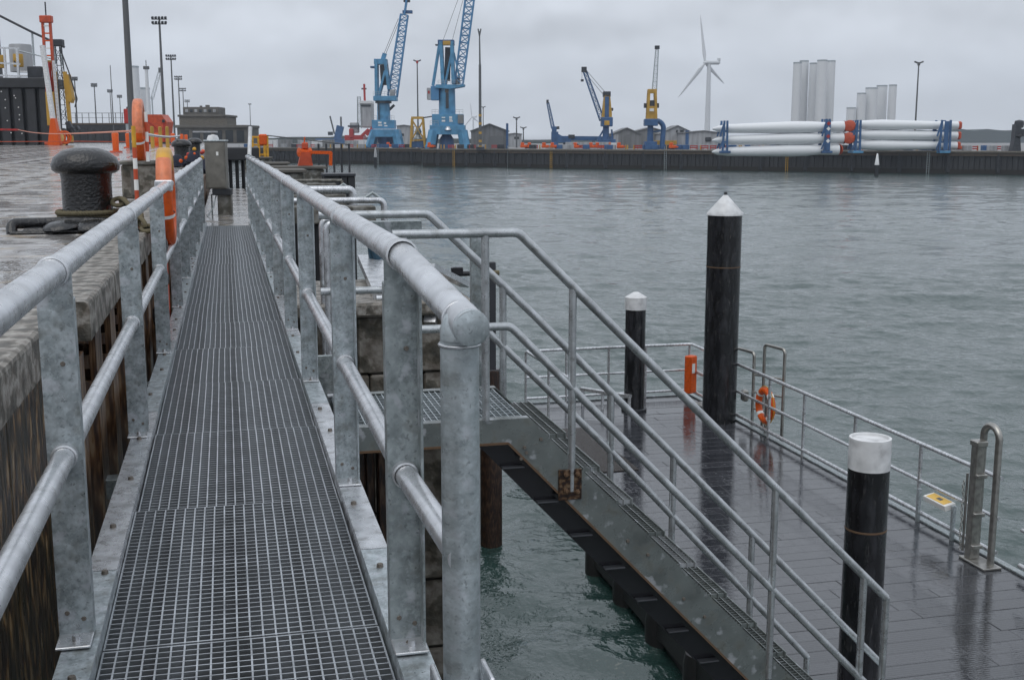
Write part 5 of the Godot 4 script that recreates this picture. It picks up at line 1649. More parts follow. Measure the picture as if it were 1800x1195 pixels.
func pile_face(path: Array, y0: float, y1: float, pitch: float, deep: float) -> MB:
	var mb := MB.new()
	for i in path.size() - 1:
		var a: Vector3 = path[i]
		var b: Vector3 = path[i + 1]
		var d := (b - a).normalized()
		var out := d.cross(Vector3.UP)
		var n := maxi(1, int(a.distance_to(b) / pitch))
		for k in n:
			var p := a.lerp(b, (k + 0.5) / n) + Vector3(0, (y0 + y1) * 0.5, 0)
			mb.box(p - out * (deep if k % 2 else 0.0), Vector3(a.distance_to(b) / n * 0.98, y1 - y0, 0.5), 0.08, Basis(d, Vector3.UP, d.cross(Vector3.UP)))
	return mb

func build_far_land() -> void:
	var line := [Vector3(-3, 0, -352), Vector3(16.7, 0, -333), Vector3(32.7, 0, -312), Vector3(49.5, 0, -298), Vector3(45.8, 0, -277), Vector3(63.4, 0, -263), Vector3(62.5, 0, -257.7), Vector3(83, 0, -238.8), Vector3(101.5, 0, -221.9), Vector3(120.4, 0, -201.7), Vector3(139, 0, -183.5), Vector3(180, 0, -143), Vector3(260, 0, -70)]
	var poly := PackedVector2Array()
	for p in line:
		poly.append(Vector2(p.x, p.z))
	for p in [Vector2(900, -70), Vector2(1700, -500), Vector2(1700, -1500), Vector2(-500, -1500), Vector2(-500, -402), Vector2(-3, -402)]:
		poly.append(p)
	var xf := Transform3D(Basis(Vector3(1, 0, 0), Vector3(0, 0, 1), Vector3(0, 1, 0)), Vector3.ZERO)
	var land := MB.new()
	land.prism(poly, FAR_Y, FAR_Y - 5.5, xf)
	struct("far_ground", land, M.apron)
	var spans := [[0, 3, "dark sheet pile quay wall of the inner basin below the left blue crane"], [3, 5, "short projecting quay wall below the right blue crane"], [5, 12, "long dark quay wall running to the right picture edge"]]
	for sp in spans:
		var pts := line.slice(sp[0], int(sp[1]) + 1)
		var q := thing("quay_wall", sp[2], "quay wall")
		part("sheet_piling", pile_face(pts, WATER - 1.0, FAR_Y - 0.7, 0.9, 0.16), M.far_pile, q, "stuff")
		var cap := MB.new()
		var band := MB.new()
		for i in pts.size() - 1:
			cap.bar(pts[i] + Vector3(0, FAR_Y + 0.02, 0), pts[i + 1] + Vector3(0, FAR_Y + 0.02, 0), 1.6, 0.3)
			band.bar(pts[i] + Vector3(0, FAR_Y - 0.45, 0), pts[i + 1] + Vector3(0, FAR_Y - 0.45, 0), 1.1, 0.62)
		var tide := MB.new()
		for i in pts.size() - 1:
			tide.bar(pts[i] + Vector3(0, WATER + 0.35, 0), pts[i + 1] + Vector3(0, WATER + 0.35, 0), 0.62, 1.0)
		part("weed_band", tide, M.weed, q)
		for i in pts.size() - 1:
			var lp: Vector3 = (pts[i] as Vector3).lerp(pts[i + 1], 0.37)
			var ld: Vector3 = (pts[i + 1] - pts[i]).normalized()
			var lo := ld.cross(Vector3.UP)
			var lad := MB.new()
			for sgn in [-0.22, 0.22]:
				lad.bar(lp + ld * sgn + lo * 0.62 + Vector3(0, WATER, 0), lp + ld * sgn + lo * 0.62 + Vector3(0, FAR_Y + 0.9, 0), 0.08, 0.08)
			for k in 9:
				lad.bar(lp - ld * 0.22 + lo * 0.62 + Vector3(0, WATER + 0.4 + k * 0.42, 0), lp + ld * 0.22 + lo * 0.62 + Vector3(0, WATER + 0.4 + k * 0.42, 0), 0.06, 0.06)
			part("ladder", lad, M.crane_yellow if i % 2 else M.zinc_dark, q)
		part("cope", cap, M.concrete_wall, q)
		part("fender_beam", band, M.fender_band, q)
		for i in pts.size() - 1:
			var n := int((pts[i] as Vector3).distance_to(pts[i + 1]) / 7.0)
			for k in n:
				var p: Vector3 = (pts[i] as Vector3).lerp(pts[i + 1], (k + 0.5) / n)
				part("tyre_fender", MB.new().box(p + Vector3(0, -2.6, 0), Vector3(0.9, 3.4, 1.1), 0.1), M.dark_pile, q)
	# land beyond
	for h in [[Vector3(62, FAR_Y, -924), 260.0, 6.0, 3], [Vector3(970, FAR_Y, -1330), 520.0, 19.0, 5], [Vector3(420, FAR_Y, -1150), 420.0, 5.0, 8]]:
		var mb := MB.new()
		var pts := PackedVector2Array()
		var f := FastNoiseLite.new()
		f.seed = h[3]
		f.frequency = 0.02
		var L: float = h[1]
		pts.append(Vector2(-L, 0))
		for i in 61:
			var x := -L + 2.0 * L * i / 60.0
			var env := 0.55 + 0.45 * cos(PI * x / L)
			pts.append(Vector2(x, h[2] * env * (0.8 + 0.5 * f.get_noise_1d(x)) + 0.2))
		pts.append(Vector2(L, 0))
		mb.prism(pts, -60.0, 0.0, Transform3D(Basis(Vector3.UP, VIEW_TURN), h[0]))
		struct("hills", mb, M.hill)

# a drawing board that stands upright at one place in the port: u runs right, v up, both in board units of s metres
class Board:
	var s := 1.0
	var cx := 0.0
	var y0 := 0.0
	func at(px: float, py: float, z := 0.0) -> Vector3:
		return Vector3((px - cx) * s, 1.45 + (248.0 - py) * s - y0, z)
	func rect(a: float, b: float, c: float, d: float, deep: float, z := 0.0, bev := 0.04) -> MB:
		return MB.new().box(at((a + c) * 0.5, (b + d) * 0.5, z), Vector3((c - a) * s, (d - b) * s, deep), bev)

func board(depth: float, cx: float, y0: float) -> Board:
	var b := Board.new()
	b.s = depth / 2050.0
	b.cx = cx
	b.y0 = y0
	return b

func build_port() -> void:
	blue_crane_left()
	blue_crane_right()
	yellow_cranes()
	turbines()
	blade_racks()
	sheds_and_ship()
	port_masts()

func portal_leg(o: Node, b: Board, top: Vector2, foot: Vector2, w: float, z: float, m: Material) -> void:
	part("portal_leg", MB.new().bar(b.at(top.x, top.y, z), b.at(foot.x, foot.y, z * 1.25), w, w), m, o)

func guard(o: Node, b: Board, x0: float, x1: float, y: float, z: float, m: Material) -> void:
	var mb := MB.new()
	var n := maxi(2, int((x1 - x0) / 5.0))
	for k in n + 1:
		var x := lerpf(x0, x1, float(k) / n)
		mb.bar(b.at(x, y, z), b.at(x, y - 7.5, z), 0.07, 0.07)
	mb.bar(b.at(x0, y - 7.5, z), b.at(x1, y - 7.5, z), 0.08, 0.08)
	mb.bar(b.at(x0, y - 4.0, z), b.at(x1, y - 4.0, z), 0.06, 0.06)
	part("guard_rail", mb, m, o)

func blue_crane_left() -> void:
	var b := board(330.0, 677, FAR_Y)
	var o := thing("harbour_crane", "left one of the two big light blue harbour cranes, slimmer tower", "crane", Vector3(44.18, FAR_Y, -333.77), VIEW_TURN)
	var m: Material = M.crane_blue
	for z in [-3.2, 3.2]:
		portal_leg(o, b, Vector2(659, 232), Vector2(650, 259), 1.5, z, m)
		portal_leg(o, b, Vector2(697, 232), Vector2(702, 259), 1.5, z, m)
		for x in [650, 702]:
			part("bogie", MB.new().box(b.at(x, 258, z * 1.25), Vector3(2.6, 0.8, 1.2), 0.1), M.deep_blue, o)
	part("portal_beam", b.rect(654, 228, 703, 241, 7.5), m, o)
	part("centre_cone", MB.new().lathe([Vector2(3.1, 3.6), Vector2(2.0, 1.0), Vector2(1.4, 0.2)], 12, b.at(678, 259)), M.deep_blue, o)
	part("machine_house", b.rect(656, 212, 695, 227, 5.6), m, o)
	for q in [[667, 215, 673, 218], [667, 220, 674, 222], [677, 216, 681, 219], [678, 221, 683, 223]]:
		part("marking", b.rect(q[0], q[1], q[2], q[3], 0.06, 2.83, 0.0), M.white_strip, o)
	part("column", MB.new().lathe([Vector2(1.75, 5.6), Vector2(1.9, 0.0)], 16, b.at(675, 213)), m, o)
	part("slewing_platform", b.rect(659, 171, 699, 179, 5.0), m, o)
	part("slewing_ring", MB.new().lathe([Vector2(2.0, 0.5), Vector2(2.3, 0.5), Vector2(2.3, -0.5), Vector2(2.0, -0.5)], 16, b.at(675, 180)), M.dark_steel, o)
	for z in [-1.6, 1.6]:
		part("tower_leg", MB.new().bar(b.at(664, 172, z), b.at(664.5, 109, z), 1.15, 0.8), m, o)
		part("tower_leg", MB.new().bar(b.at(686, 160, z), b.at(680, 109, z), 1.0, 0.8), m, o)
		part("tower_brace", MB.new().bar(b.at(667, 172, z), b.at(680, 128, z), 0.7, 0.6), m, o)
	part("counterweight", MB.new().bar(b.at(678.5, 152, 0), b.at(677, 118, 0), 1.5, 2.2), M.dark_steel, o)
	part("tower_head", b.rect(661, 108, 683, 117, 3.8), m, o)
	part("peak", MB.new().bar(b.at(675, 110), b.at(679, 98), 0.8, 1.2), m, o)
	part("gallery", b.rect(654, 120, 662, 123, 3.0), M.deep_blue, o)
	lattice(o, "jib", M.crane_jib, b.at(691, 171), b.at(714, 33), 2.6, 2.0, 0.34, 15, 2.4)
	part("jib_tip", MB.new().bar(b.at(714, 34), b.at(718.5, 8), 1.9, 0.5), M.crane_jib, o)
	part("tip_sheaves", b.rect(713, 7, 724, 12, 1.6), M.dark_steel, o)
	part("hook_block", b.rect(711, 26, 728, 31, 1.4), M.deep_blue, o)
	part("stay_cables", MB.new().tube([b.at(678, 99, 0.8), b.at(704, 40, 0.8)], 0.07, 5).tube([b.at(680, 99, -0.8), b.at(706, 40, -0.8)], 0.07, 5), M.mast, o)
	guard(o, b, 659, 699, 171, 2.5, M.zinc)
	guard(o, b, 656, 664, 212, 2.7, M.zinc)
	guard(o, b, 686, 695, 212, 2.7, M.zinc)
	part("column_ladder", b.rect(667, 182, 669, 212, 0.2, 1.95, 0.0), M.dark_steel, o)
	part("cab", b.rect(688, 160, 696, 171, 2.2, 1.2), M.shed_pale, o)
	part("ladder", MB.new().bar(b.at(681, 198), b.at(694, 186), 0.5, 0.7), M.dark_steel, o)

func blue_crane_right() -> void:
	var b := board(285.0, 791, FAR_Y)
	var o := thing("harbour_crane", "right one of the two big light blue harbour cranes, jib leaving the picture top", "crane", Vector3(53.55, FAR_Y, -284.51), VIEW_TURN)
	var m: Material = M.crane_blue
	for z in [-3.2, 3.2]:
		portal_leg(o, b, Vector2(763, 230), Vector2(757, 262), 1.6, z, m)
		portal_leg(o, b, Vector2(813, 230), Vector2(818, 262), 1.6, z, m)
		for x in [757, 818]:
			part("bogie", MB.new().box(b.at(x, 259, z * 1.25), Vector3(2.2, 0.9, 1.2), 0.1), m, o)
	part("portal_beam", b.rect(757, 221, 818, 237, 7.0), m, o)
	part("hub_dome", MB.new().lathe([Vector2(0.0, 0.9), Vector2(0.5, 0.75), Vector2(0.9, 0.0)], 12, b.at(789, 229, 3.4)), M.zinc_light, o)
	part("centre_cone", MB.new().lathe([Vector2(1.0, 3.6), Vector2(1.7, 2.5), Vector2(1.9, 0.1)], 14, b.at(785, 262)), M.deep_blue, o)
	part("machine_house", b.rect(761, 202, 815, 221, 5.8), m, o)
	part("side_box", b.rect(806, 203, 816, 218, 0.8, 2.95), M.shed_grey, o)
	for q in [[778, 207, 784, 209], [778, 212, 784, 215], [791, 206, 796, 209], [791, 210, 796, 212], [791, 213, 797, 215]]:
		part("marking", b.rect(q[0], q[1], q[2], q[3], 0.06, 2.93, 0.0), M.white_strip, o)
	part("column", MB.new().lathe([Vector2(1.95, 6.5), Vector2(2.05, 0.0)], 18, b.at(786.5, 203)), m, o)
	part("column_ladder", b.rect(785, 165, 790, 192, 0.5, 2.1), M.dark_steel, o)
	part("slewing_platform", MB.new().prism(PackedVector2Array([Vector2(-3.4, 0), Vector2(0.2, -0.3), Vector2(3.6, 0.3), Vector2(3.8, 0.75), Vector2(-3.2, 0.75)]), -2.4, 2.4, Transform3D(Basis.IDENTITY, b.at(791, 157))), m, o)
	part("cab_house", b.rect(759, 154, 773, 178, 3.6), M.crane_jib, o)
	part("cab", b.rect(752, 157, 761, 177, 3.2), M.shed_pale, o)
	part("cab_window", b.rect(754, 162, 757, 167, 0.06, 1.63, 0.0), M.red, o)
	for z in [-1.5, 1.5]:
		part("tower_leg", MB.new().bar(b.at(780, 152, z), b.at(777, 79, z), 1.15, 0.8), m, o)
		part("tower_leg", MB.new().bar(b.at(798, 150, z), b.at(796, 79, z), 1.1, 0.8), m, o)
		part("tower_brace", MB.new().bar(b.at(762, 153, z), b.at(774, 84, z), 0.6, 0.5), m, o)
		part("tower_brace", MB.new().bar(b.at(783, 154, z), b.at(797, 92, z), 0.7, 0.5), m, o)
		part("tower_brace", MB.new().bar(b.at(808, 138, z), b.at(799, 96, z), 0.35, 0.3), m, o)
	part("counterweight", MB.new().bar(b.at(787, 145), b.at(789, 88), 0.8, 1.4), M.dark_steel, o)
	part("tower_head", b.rect(772, 76, 800, 84, 3.6), M.deep_blue, o)
	part("yellow_head_beam", b.rect(781, 78, 794, 85, 0.4, 1.95), M.crane_yellow, o)
	part("head_platform", b.rect(767, 83, 775, 85, 2.2), M.dark_steel, o)
	part("winch", b.rect(800, 138, 809, 150, 2.2), M.dark_steel, o)
	lattice(o, "jib", M.crane_jib, b.at(807, 152), b.at(832, -28), 2.0, 2.1, 0.36, 15, 2.2)
	lattice(o, "jib_tip", M.crane_jib, b.at(832, -28), b.at(843, -75), 2.1, 1.0, 0.34, 4, 1.6)
	part("stay_cables", MB.new().tube([b.at(781, 76, 0.8), b.at(822, -30, 0.8)], 0.05, 5).tube([b.at(796, 76, -0.8), b.at(826, -30, -0.8)], 0.05, 5), M.mast, o)
	guard(o, b, 772, 816, 152, 2.4, M.zinc)
	guard(o, b, 761, 772, 202, 2.8, M.zinc)
	guard(o, b, 802, 815, 202, 2.8, M.zinc)
	guard(o, b, 758, 772, 221, 3.4, M.zinc)
	part("rust_patch", b.rect(784, 159, 790, 165, 0.05, 2.02, 0.0), M.fender_band, o)
	part("luffing_rack", MB.new().bar(b.at(764, 205), b.at(744, 208), 0.3, 0.3), M.dark_steel, o)
	# yellow guide frame between them
	b = board(285.0, 734, FAR_Y)
	var f := thing("yellow_gantry", "yellow steel frame like a tall gate between the two blue cranes", "steel frame", Vector3(45.85, FAR_Y, -286.38), VIEW_TURN)
	for z in [-1.3, 1.3]:
		part("upright", MB.new().bar(b.at(722, 259, z), b.at(725, 210, z), 0.45, 0.45), M.crane_yellow, f)
		part("upright", MB.new().bar(b.at(747, 259, z), b.at(744, 210, z), 0.45, 0.45), M.crane_yellow, f)
		part("top_beam", MB.new().bar(b.at(724, 208, z), b.at(745, 208, z), 0.5, 0.55), M.crane_yellow, f)
		part("cross_beam", MB.new().bar(b.at(722, 247, z), b.at(747, 246, z), 0.3, 0.3), M.crane_yellow, f)
		part("brace", MB.new().bar(b.at(723, 246, z), b.at(744, 214, z), 0.2, 0.2).bar(b.at(746, 246, z), b.at(726, 214, z), 0.2, 0.2), M.crane_yellow, f)
	part("rope_drum", MB.new().lathe([Vector2(0.5, 2.6), Vector2(0.9, 1.6), Vector2(0.5, 0.9), Vector2(1.1, 0.0)], 10, b.at(735, 244)), M.zinc_dark, f)
	part("skirt", b.rect(724, 249, 746, 259, 2.2), M.deep_blue, f)

func yellow_cranes() -> void:
	var b := board(290.0, 1062, FAR_Y)
	var o := thing("harbour_crane", "yellow and blue mobile crane with its blue jib leaning left", "crane", Vector3(91.74, FAR_Y, -280.45), VIEW_TURN)
	part("column", MB.new().lathe([Vector2(0.75, 4.0), Vector2(0.85, 0.0)], 14, b.at(1065, 248)), M.deep_blue, o)
	part("undercarriage", b.rect(1050, 245, 1081, 262, 5.0), M.deep_blue, o)
	part("stay", MB.new().bar(b.at(1051, 246), b.at(1060, 230), 0.4, 0.4), M.deep_blue, o)
	part("stay", MB.new().bar(b.at(1077, 246), b.at(1075, 228), 0.4, 0.4), M.deep_blue, o)
	part("slewing_platform", b.rect(1056, 207, 1076, 223, 3.6, 0.0, 0.15), M.deep_blue, o)
	part("tower", MB.new().prism(PackedVector2Array([Vector2(-1.3, 0), Vector2(1.35, 0), Vector2(1.35, 2.0), Vector2(0.85, 6.6), Vector2(-0.6, 6.6), Vector2(-1.1, 2.0)]), -1.2, 1.2, Transform3D(Basis.IDENTITY, b.at(1065, 216))), M.crane_yellow, o)
	part("tower_front", b.rect(1062, 172, 1069, 207, 0.3, 1.25), M.deep_blue, o)
	part("head", b.rect(1059, 163, 1072, 172, 2.4), M.dark_steel, o)
	part("cab", b.rect(1072, 191, 1077, 196, 1.4), M.dark_steel, o)
	part("yellow_plate", b.rect(1061, 213, 1070, 221, 0.2, 1.85), M.crane_yellow, o)
	lattice(o, "jib", M.deep_blue, b.at(1058, 212), b.at(1026, 126), 1.1, 0.8, 0.26, 12, 1.1)
	part("jib_head", b.rect(1021, 121, 1030, 130, 1.2), M.dark_steel, o)
	part("stay_cables", MB.new().tube([b.at(1064, 166, 0.6), b.at(1030, 128, 0.6)], 0.06, 5).tube([b.at(1060, 168, -0.6), b.at(1033, 137, -0.6)], 0.06, 5), M.mast, o)
	part("hook_cable", MB.new().tube([b.at(1022, 130), b.at(1022, 143)], 0.04, 5), M.mast, o)
	part("hook", b.rect(1020, 142, 1025, 146, 0.5), M.dark_steel, o)
	# long blue boom lying on trestles
	b = board(300.0, 1035, FAR_Y)
	var bm := thing("lying_boom", "long blue crane boom lying level left of the yellow and blue crane", "boom", Vector3(91.07, FAR_Y, -291.05), VIEW_TURN)
	part("boom", MB.new().bar(b.at(983, 243), b.at(1078, 244), 1.2, 1.1), M.deep_blue, bm)
	part("root", MB.new().prism(PackedVector2Array([Vector2(-2.4, 1.6), Vector2(-1.4, 1.6), Vector2(0.4, 0.6), Vector2(2.6, 0.4), Vector2(2.6, -1.0), Vector2(-1.2, -1.0), Vector2(-2.5, 0.2)]), -0.9, 0.9, Transform3D(Basis.IDENTITY, b.at(986, 244))), M.deep_blue, bm)
	part("winch", b.rect(999, 237, 1010, 243, 2.0), M.dark_steel, bm)
	for x in [990, 1040, 1072]:
		part("trestle", b.rect(x, 248, x + 6, 260, 1.5), M.dark_steel, bm)
	b = board(340.0, 972, FAR_Y)
	var c0 := thing("harbour_crane", "small dark blue crane with a thin jib leaning left, left of the lying boom", "crane", Vector3(93.1, FAR_Y, -332.4), VIEW_TURN)
	part("base", b.rect(969, 232, 981, 261, 3.0), M.deep_blue, c0)
	part("house", b.rect(970, 223, 978, 234, 2.6), M.deep_blue, c0)
	part("arm", MB.new().bar(b.at(972, 226), b.at(983, 225), 0.8, 0.8), M.dark_steel, c0)
	lattice(c0, "jib", M.deep_blue, b.at(972, 226), b.at(962.5, 182), 0.9, 0.6, 0.26, 9, 0.9)
	part("jib_head", b.rect(960, 177, 964, 183, 0.9), M.dark_steel, c0)
	# upright yellow crane
	b = board(250.0, 1148, FAR_Y)
	o = thing("harbour_crane", "yellow tower crane on a blue column with an upright pale jib", "crane", Vector3(89.28, FAR_Y, -239.29), VIEW_TURN)
	part("column", MB.new().lathe([Vector2(0.62, 3.4), Vector2(0.68, 0.0)], 14, b.at(1143, 250)), M.deep_blue, o)
	part("pedestal", b.rect(1133, 249, 1154, 266, 2.8), M.deep_blue, o)
	part("slewing_platform", b.rect(1132, 210, 1155, 222, 3.0, 0.0, 0.12), M.deep_blue, o)
	for z in [-0.8, 0.8]:
		part("tower_leg", MB.new().bar(b.at(1137, 210, z), b.at(1139, 161, z), 0.5, 0.5), M.crane_yellow, o)
		part("tower_leg", MB.new().bar(b.at(1152, 210, z), b.at(1150, 161, z), 0.5, 0.5), M.crane_yellow, o)
	part("tower_panel", b.rect(1137, 188, 1152, 210, 1.5), M.crane_yellow, o)
	part("tower_head", b.rect(1137, 159, 1152, 166, 2.0), M.crane_yellow, o)
	part("winch", b.rect(1139, 178, 1150, 188, 1.4), M.dark_steel, o)
	part("white_sign", b.rect(1140, 192, 1148, 197, 0.06, 0.79, 0.0), M.white_strip, o)
	for x in [1131, 1153]:
		part("side_box", b.rect(x, 183, x + 4, 191, 1.0), M.dark_steel, o)
	lattice(o, "jib", M.zinc, b.at(1148.5, 166), b.at(1152, 92), 0.95, 0.6, 0.12, 11, 0.9)
	part("jib_head", b.rect(1148, 85, 1156, 91, 0.9), M.dark_steel, o)
	var arc := []
	for i in 11:
		var a := PI * 0.5 - PI * 0.5 * i / 10.0
		arc.append(b.at(1152.0 + cos(a) * 14.0, 226.0 - sin(a) * 13.0))
	arc.append(b.at(1164, 262))
	part("curved_arm", MB.new().tube(arc, 0.55, 8), M.deep_blue, o)
	part("arm_strut", MB.new().bar(b.at(1148, 232), b.at(1164, 230), 0.3, 0.3), M.deep_blue, o)

func turbines() -> void:
	for q in [[Vector3(402.15, FAR_Y, -946.22), 1.0, "white wind turbine with one blade pointing almost straight up"], [Vector3(311.0, FAR_Y, -1490.0), 0.48, "tiny faint wind turbine far behind the dark striped mast"]]:
		var k: float = q[1]
		var o := thing("wind_turbine", q[2], "wind turbine", q[0], VIEW_TURN)
		var H := 67.0 * k
		part("tower", MB.new().lathe([Vector2(1.6 * k, H), Vector2(2.6 * k, 0.0)], 20), M.tower_white, o)
		part("nacelle", MB.new().box(Vector3(3.2 * k, H + 0.6 * k, 0), Vector3(12.5 * k, 3.6 * k, 3.8 * k), 1.2 * k), M.tower_white, o)
		part("cooler", MB.new().box(Vector3(8.2 * k, H + 3.0 * k, 0), Vector3(2.6 * k, 2.4 * k, 3.0 * k), 0.3 * k), M.tower_white, o)
		var hub := Vector3(-3.6 * k, H + 0.2 * k, 1.6 * k)
		part("hub", MB.new().lathe([Vector2(0.0, 2.0 * k), Vector2(1.2 * k, 1.2 * k), Vector2(1.7 * k, 0.0), Vector2(1.2 * k, -1.4 * k)], 14, hub, Basis.from_euler(Vector3(0, 0, PI / 2))), M.tower_white, o)
		# the rotor is seen obliquely, so its three blades are of unequal apparent length
		for t in [Vector3(-0.115, 1.0, -0.1), Vector3(-0.80, -1.0, 0.25), Vector3(0.56, -0.42, -0.7)]:
			var d: Vector3 = t.normalized()
			var L := 38.0 * k * (1.05 if t.y > 0.0 else 1.0)
			var side := d.cross(Vector3(0.5, 0, 1)).normalized()
			var th := d.cross(side)
			var mb := MB.new()
			var prof := [[0.0, 1.0, 1.0], [0.06, 1.0, 0.95], [0.2, 1.9, 0.7], [0.5, 1.35, 0.45], [0.85, 0.75, 0.25], [1.0, 0.12, 0.06]]
			for i in prof.size() - 1:
				var a: Array = prof[i]
				var c: Array = prof[i + 1]
				var ring := func(e: Array, kk: int) -> Vector3:
					var an := TAU * kk / 8.0
					return hub + d * L * e[0] + side * cos(an) * e[1] * k + th * sin(an) * e[2] * k
				for j in 8:
					var an := TAU * (j + 0.5) / 8.0
					mb.oq(ring.call(a, j), ring.call(a, j + 1), ring.call(c, j + 1), ring.call(c, j), side * cos(an) + th * sin(an))
			part("blade", mb, M.tower_white, o)

func blade_shape(a: Vector3, b: Vector3, prof: Array) -> MB:
	var mb := MB.new()
	var n := 12
	var base := mb.v.size()
	var d := (b - a).normalized()
	for e in prof:
		for j in n + 1:
			var an := TAU * j / n
			var o := Vector3(0, cos(an), sin(an))
			mb.vert(a.lerp(b, e[0]) + o * e[1] + Vector3(0, e[2] if e.size() > 2 else 0.0, 0), o)
	for i in prof.size() - 1:
		for j in n:
			var p := base + i * (n + 1) + j
			mb.ix.append_array(PackedInt32Array([p, p + n + 1, p + 1, p + 1, p + n + 1, p + n + 2]))
	var cap := Vector3(signf(d.x), 0, 0)
	for e in [0, prof.size() - 1]:
		for j in range(1, n - 1):
			var s := base + int(e) * (n + 1)
			mb.ot(mb.v[s], mb.v[s + j], mb.v[s + j + 1], -cap if e == 0 else cap)
	return mb

func blade_racks() -> void:
	var b := board(215.0, 1470, FAR_Y)
	var at := Vector3(109.6, FAR_Y, -197.75)
	var rows := ["top", "middle", "bottom"]
	for i in 3:
		var y := 223.0 + i * 20.0
		var o := thing("turbine_blade", "%s white turbine blade of the left stack, pointed at its left end" % rows[i], "turbine blade", at, VIEW_TURN, "turbine blades stacked on the far quay")
		part("shell", blade_shape(b.at(1252, y + 4.0), b.at(1482 if i < 2 else 1475, y), [[0.0, 0.15], [0.04, 0.55], [0.12, 0.8], [0.35, 0.95], [0.62, 1.12], [0.75, 1.05], [0.85, 0.85], [0.92, 0.95], [1.0, 1.0]]), M.blade_white, o)
		part("root_cover", MB.new().lathe([Vector2(0.0, 0.08), Vector2(0.98, 0.06), Vector2(1.02, 0.0), Vector2(1.02, -0.3)], 16, b.at(1483.5 if i < 2 else 1476.0, y), Basis.from_euler(Vector3(0, 0.5, -PI / 2))), M.orange_red, o)
		y = 221.0 + i * 17.5
		o = thing("turbine_blade", "%s white turbine blade of the right stack, orange cover on its right end" % rows[i], "turbine blade", at, VIEW_TURN, "turbine blades stacked on the far quay")
		part("shell", blade_shape(b.at(1506, y - 1.0, -0.5), b.at(1684, y, -0.5), [[0.0, 0.7], [0.1, 0.85], [0.25, 1.0], [0.5, 0.85], [0.8, 0.72], [1.0, 0.7]]), M.blade_white, o)
		part("root_cover", b.rect(1684, y - 7.0, 1690, y + 7.0, 1.5, -0.5, 0.3), M.orange_red, o)
	# round orange covers of two blades seen end on
	for q in [[1489, 222, "upper round orange blade root cover between the two stacks"], [1489, 243, "lower round orange blade root cover between the two stacks"]]:
		var d := solo("root_cover_disc", MB.new().lathe([Vector2(0.0, 0.12), Vector2(0.9, 0.1), Vector2(1.05, 0.0), Vector2(1.05, -0.5), Vector2(0.0, -0.5)], 22, b.at(q[0], q[1], 1.2), Basis.from_euler(Vector3(PI / 2, 0.0, 0)) * Basis.from_euler(Vector3(0, 0, 0.5))), M.orange_red, q[2], "blade cover", "", at, VIEW_TURN)
		d.scale = Vector3(1, 1, 1)
	var racks := [[1272, 213, "blue steel blade rack at the pointed ends of the left stack"], [1450, 210, "blue steel blade rack with red and white signs at the right of the left stack"], [1504, 212, "blue steel blade rack at the left of the right stack"], [1656, 212, "blue steel blade rack at the right end of the right stack"]]
	for k in 4:
		var x: float = racks[k][0]
		var top: float = racks[k][1]
		var r := thing("blade_rack", racks[k][2], "rack", at, VIEW_TURN, "blue blade racks")
		var w := 4.0 if k != 3 else 9.0
		for z in [-1.5, 1.5]:
			part("upright", MB.new().bar(b.at(x - w, 267, z), b.at(x - w + 2.0, top, z), 0.35, 0.35), M.deep_blue, r)
			part("upright", MB.new().bar(b.at(x + w, 267, z), b.at(x + w - 1.0, top, z), 0.35, 0.35), M.deep_blue, r)
			part("brace", MB.new().bar(b.at(x - w - 5, 240, z), b.at(x - w + 2, top + 2, z), 0.25, 0.25).bar(b.at(x - w - 5, 262, z), b.at(x - w + 2, 242, z), 0.25, 0.25), M.deep_blue, r)
			for y in [231, 250, 266]:
				part("crossbar", b.rect(x - w - 1, y - 1.5, x + w + 1, y + 1.5, 0.3, z), M.deep_blue, r)
		if k == 1 or k == 3:
			part("panel", b.rect(x - 3, top + 2, x + 5, 264, 0.12, 1.75), M.deep_blue, r)
		if k == 1:
			for y in [218, 227, 240, 248]:
				part("sign", MB.new().box(b.at(x + 1, y, 1.86), Vector3(0.55, 0.55, 0.06), 0.0, Basis.from_euler(Vector3(0, 0, PI / 4))), M.white_strip if y in [227, 248] else M.red, r)
		part("foot", b.rect(x - 8, 265, x + 10, 269, 3.6), M.crane_blue if k > 1 else M.deep_blue, r)
	# a dark rack at the right picture edge
	b = board(210.0, 1788, FAR_Y)
	var fr := thing("dark_rack", "dark steel rack with a round bundle on top at the right picture edge", "rack", Vector3(138.7, FAR_Y, -185.5), VIEW_TURN)
	part("post", MB.new().prism(PackedVector2Array([Vector2(-0.9, 0), Vector2(0.8, 0), Vector2(0.5, 2.2), Vector2(0.55, 5.0), Vector2(-0.5, 5.0), Vector2(-0.55, 2.2)]), -0.8, 0.8, Transform3D(Basis.IDENTITY, b.at(1786, 268))), M.dark_steel, fr)
	part("bundle", MB.new().lathe([Vector2(0.0, 0.8), Vector2(0.75, 0.6), Vector2(0.85, 0.0), Vector2(0.75, -0.6), Vector2(0.0, -0.8)], 12, b.at(1790, 219)), M.dark_steel, fr)
	part("side_bar", b.rect(1790, 227, 1830, 240, 0.6), M.dark_steel, fr)
	part("lower_bundle", MB.new().lathe([Vector2(0.0, 0.6), Vector2(0.6, 0.45), Vector2(0.7, 0.0), Vector2(0.0, -0.5)], 12, b.at(1788, 240, 0.6)), M.black_paint, fr)
	# tower sections standing upright behind the blades
	var secs := [[1397, 7.5, 114, 270], [1408.5, 8.0, 111, 274], [1426, 8.0, 115, 272], [1440, 9.0, 110, 268], [1455, 8.0, 111, 276], [1494, 8.0, 191, 300], [1511, 8.0, 166, 300], [1528, 10.5, 157, 302], [1546, 9.5, 153, 308], [1565, 7.0, 152, 304]]
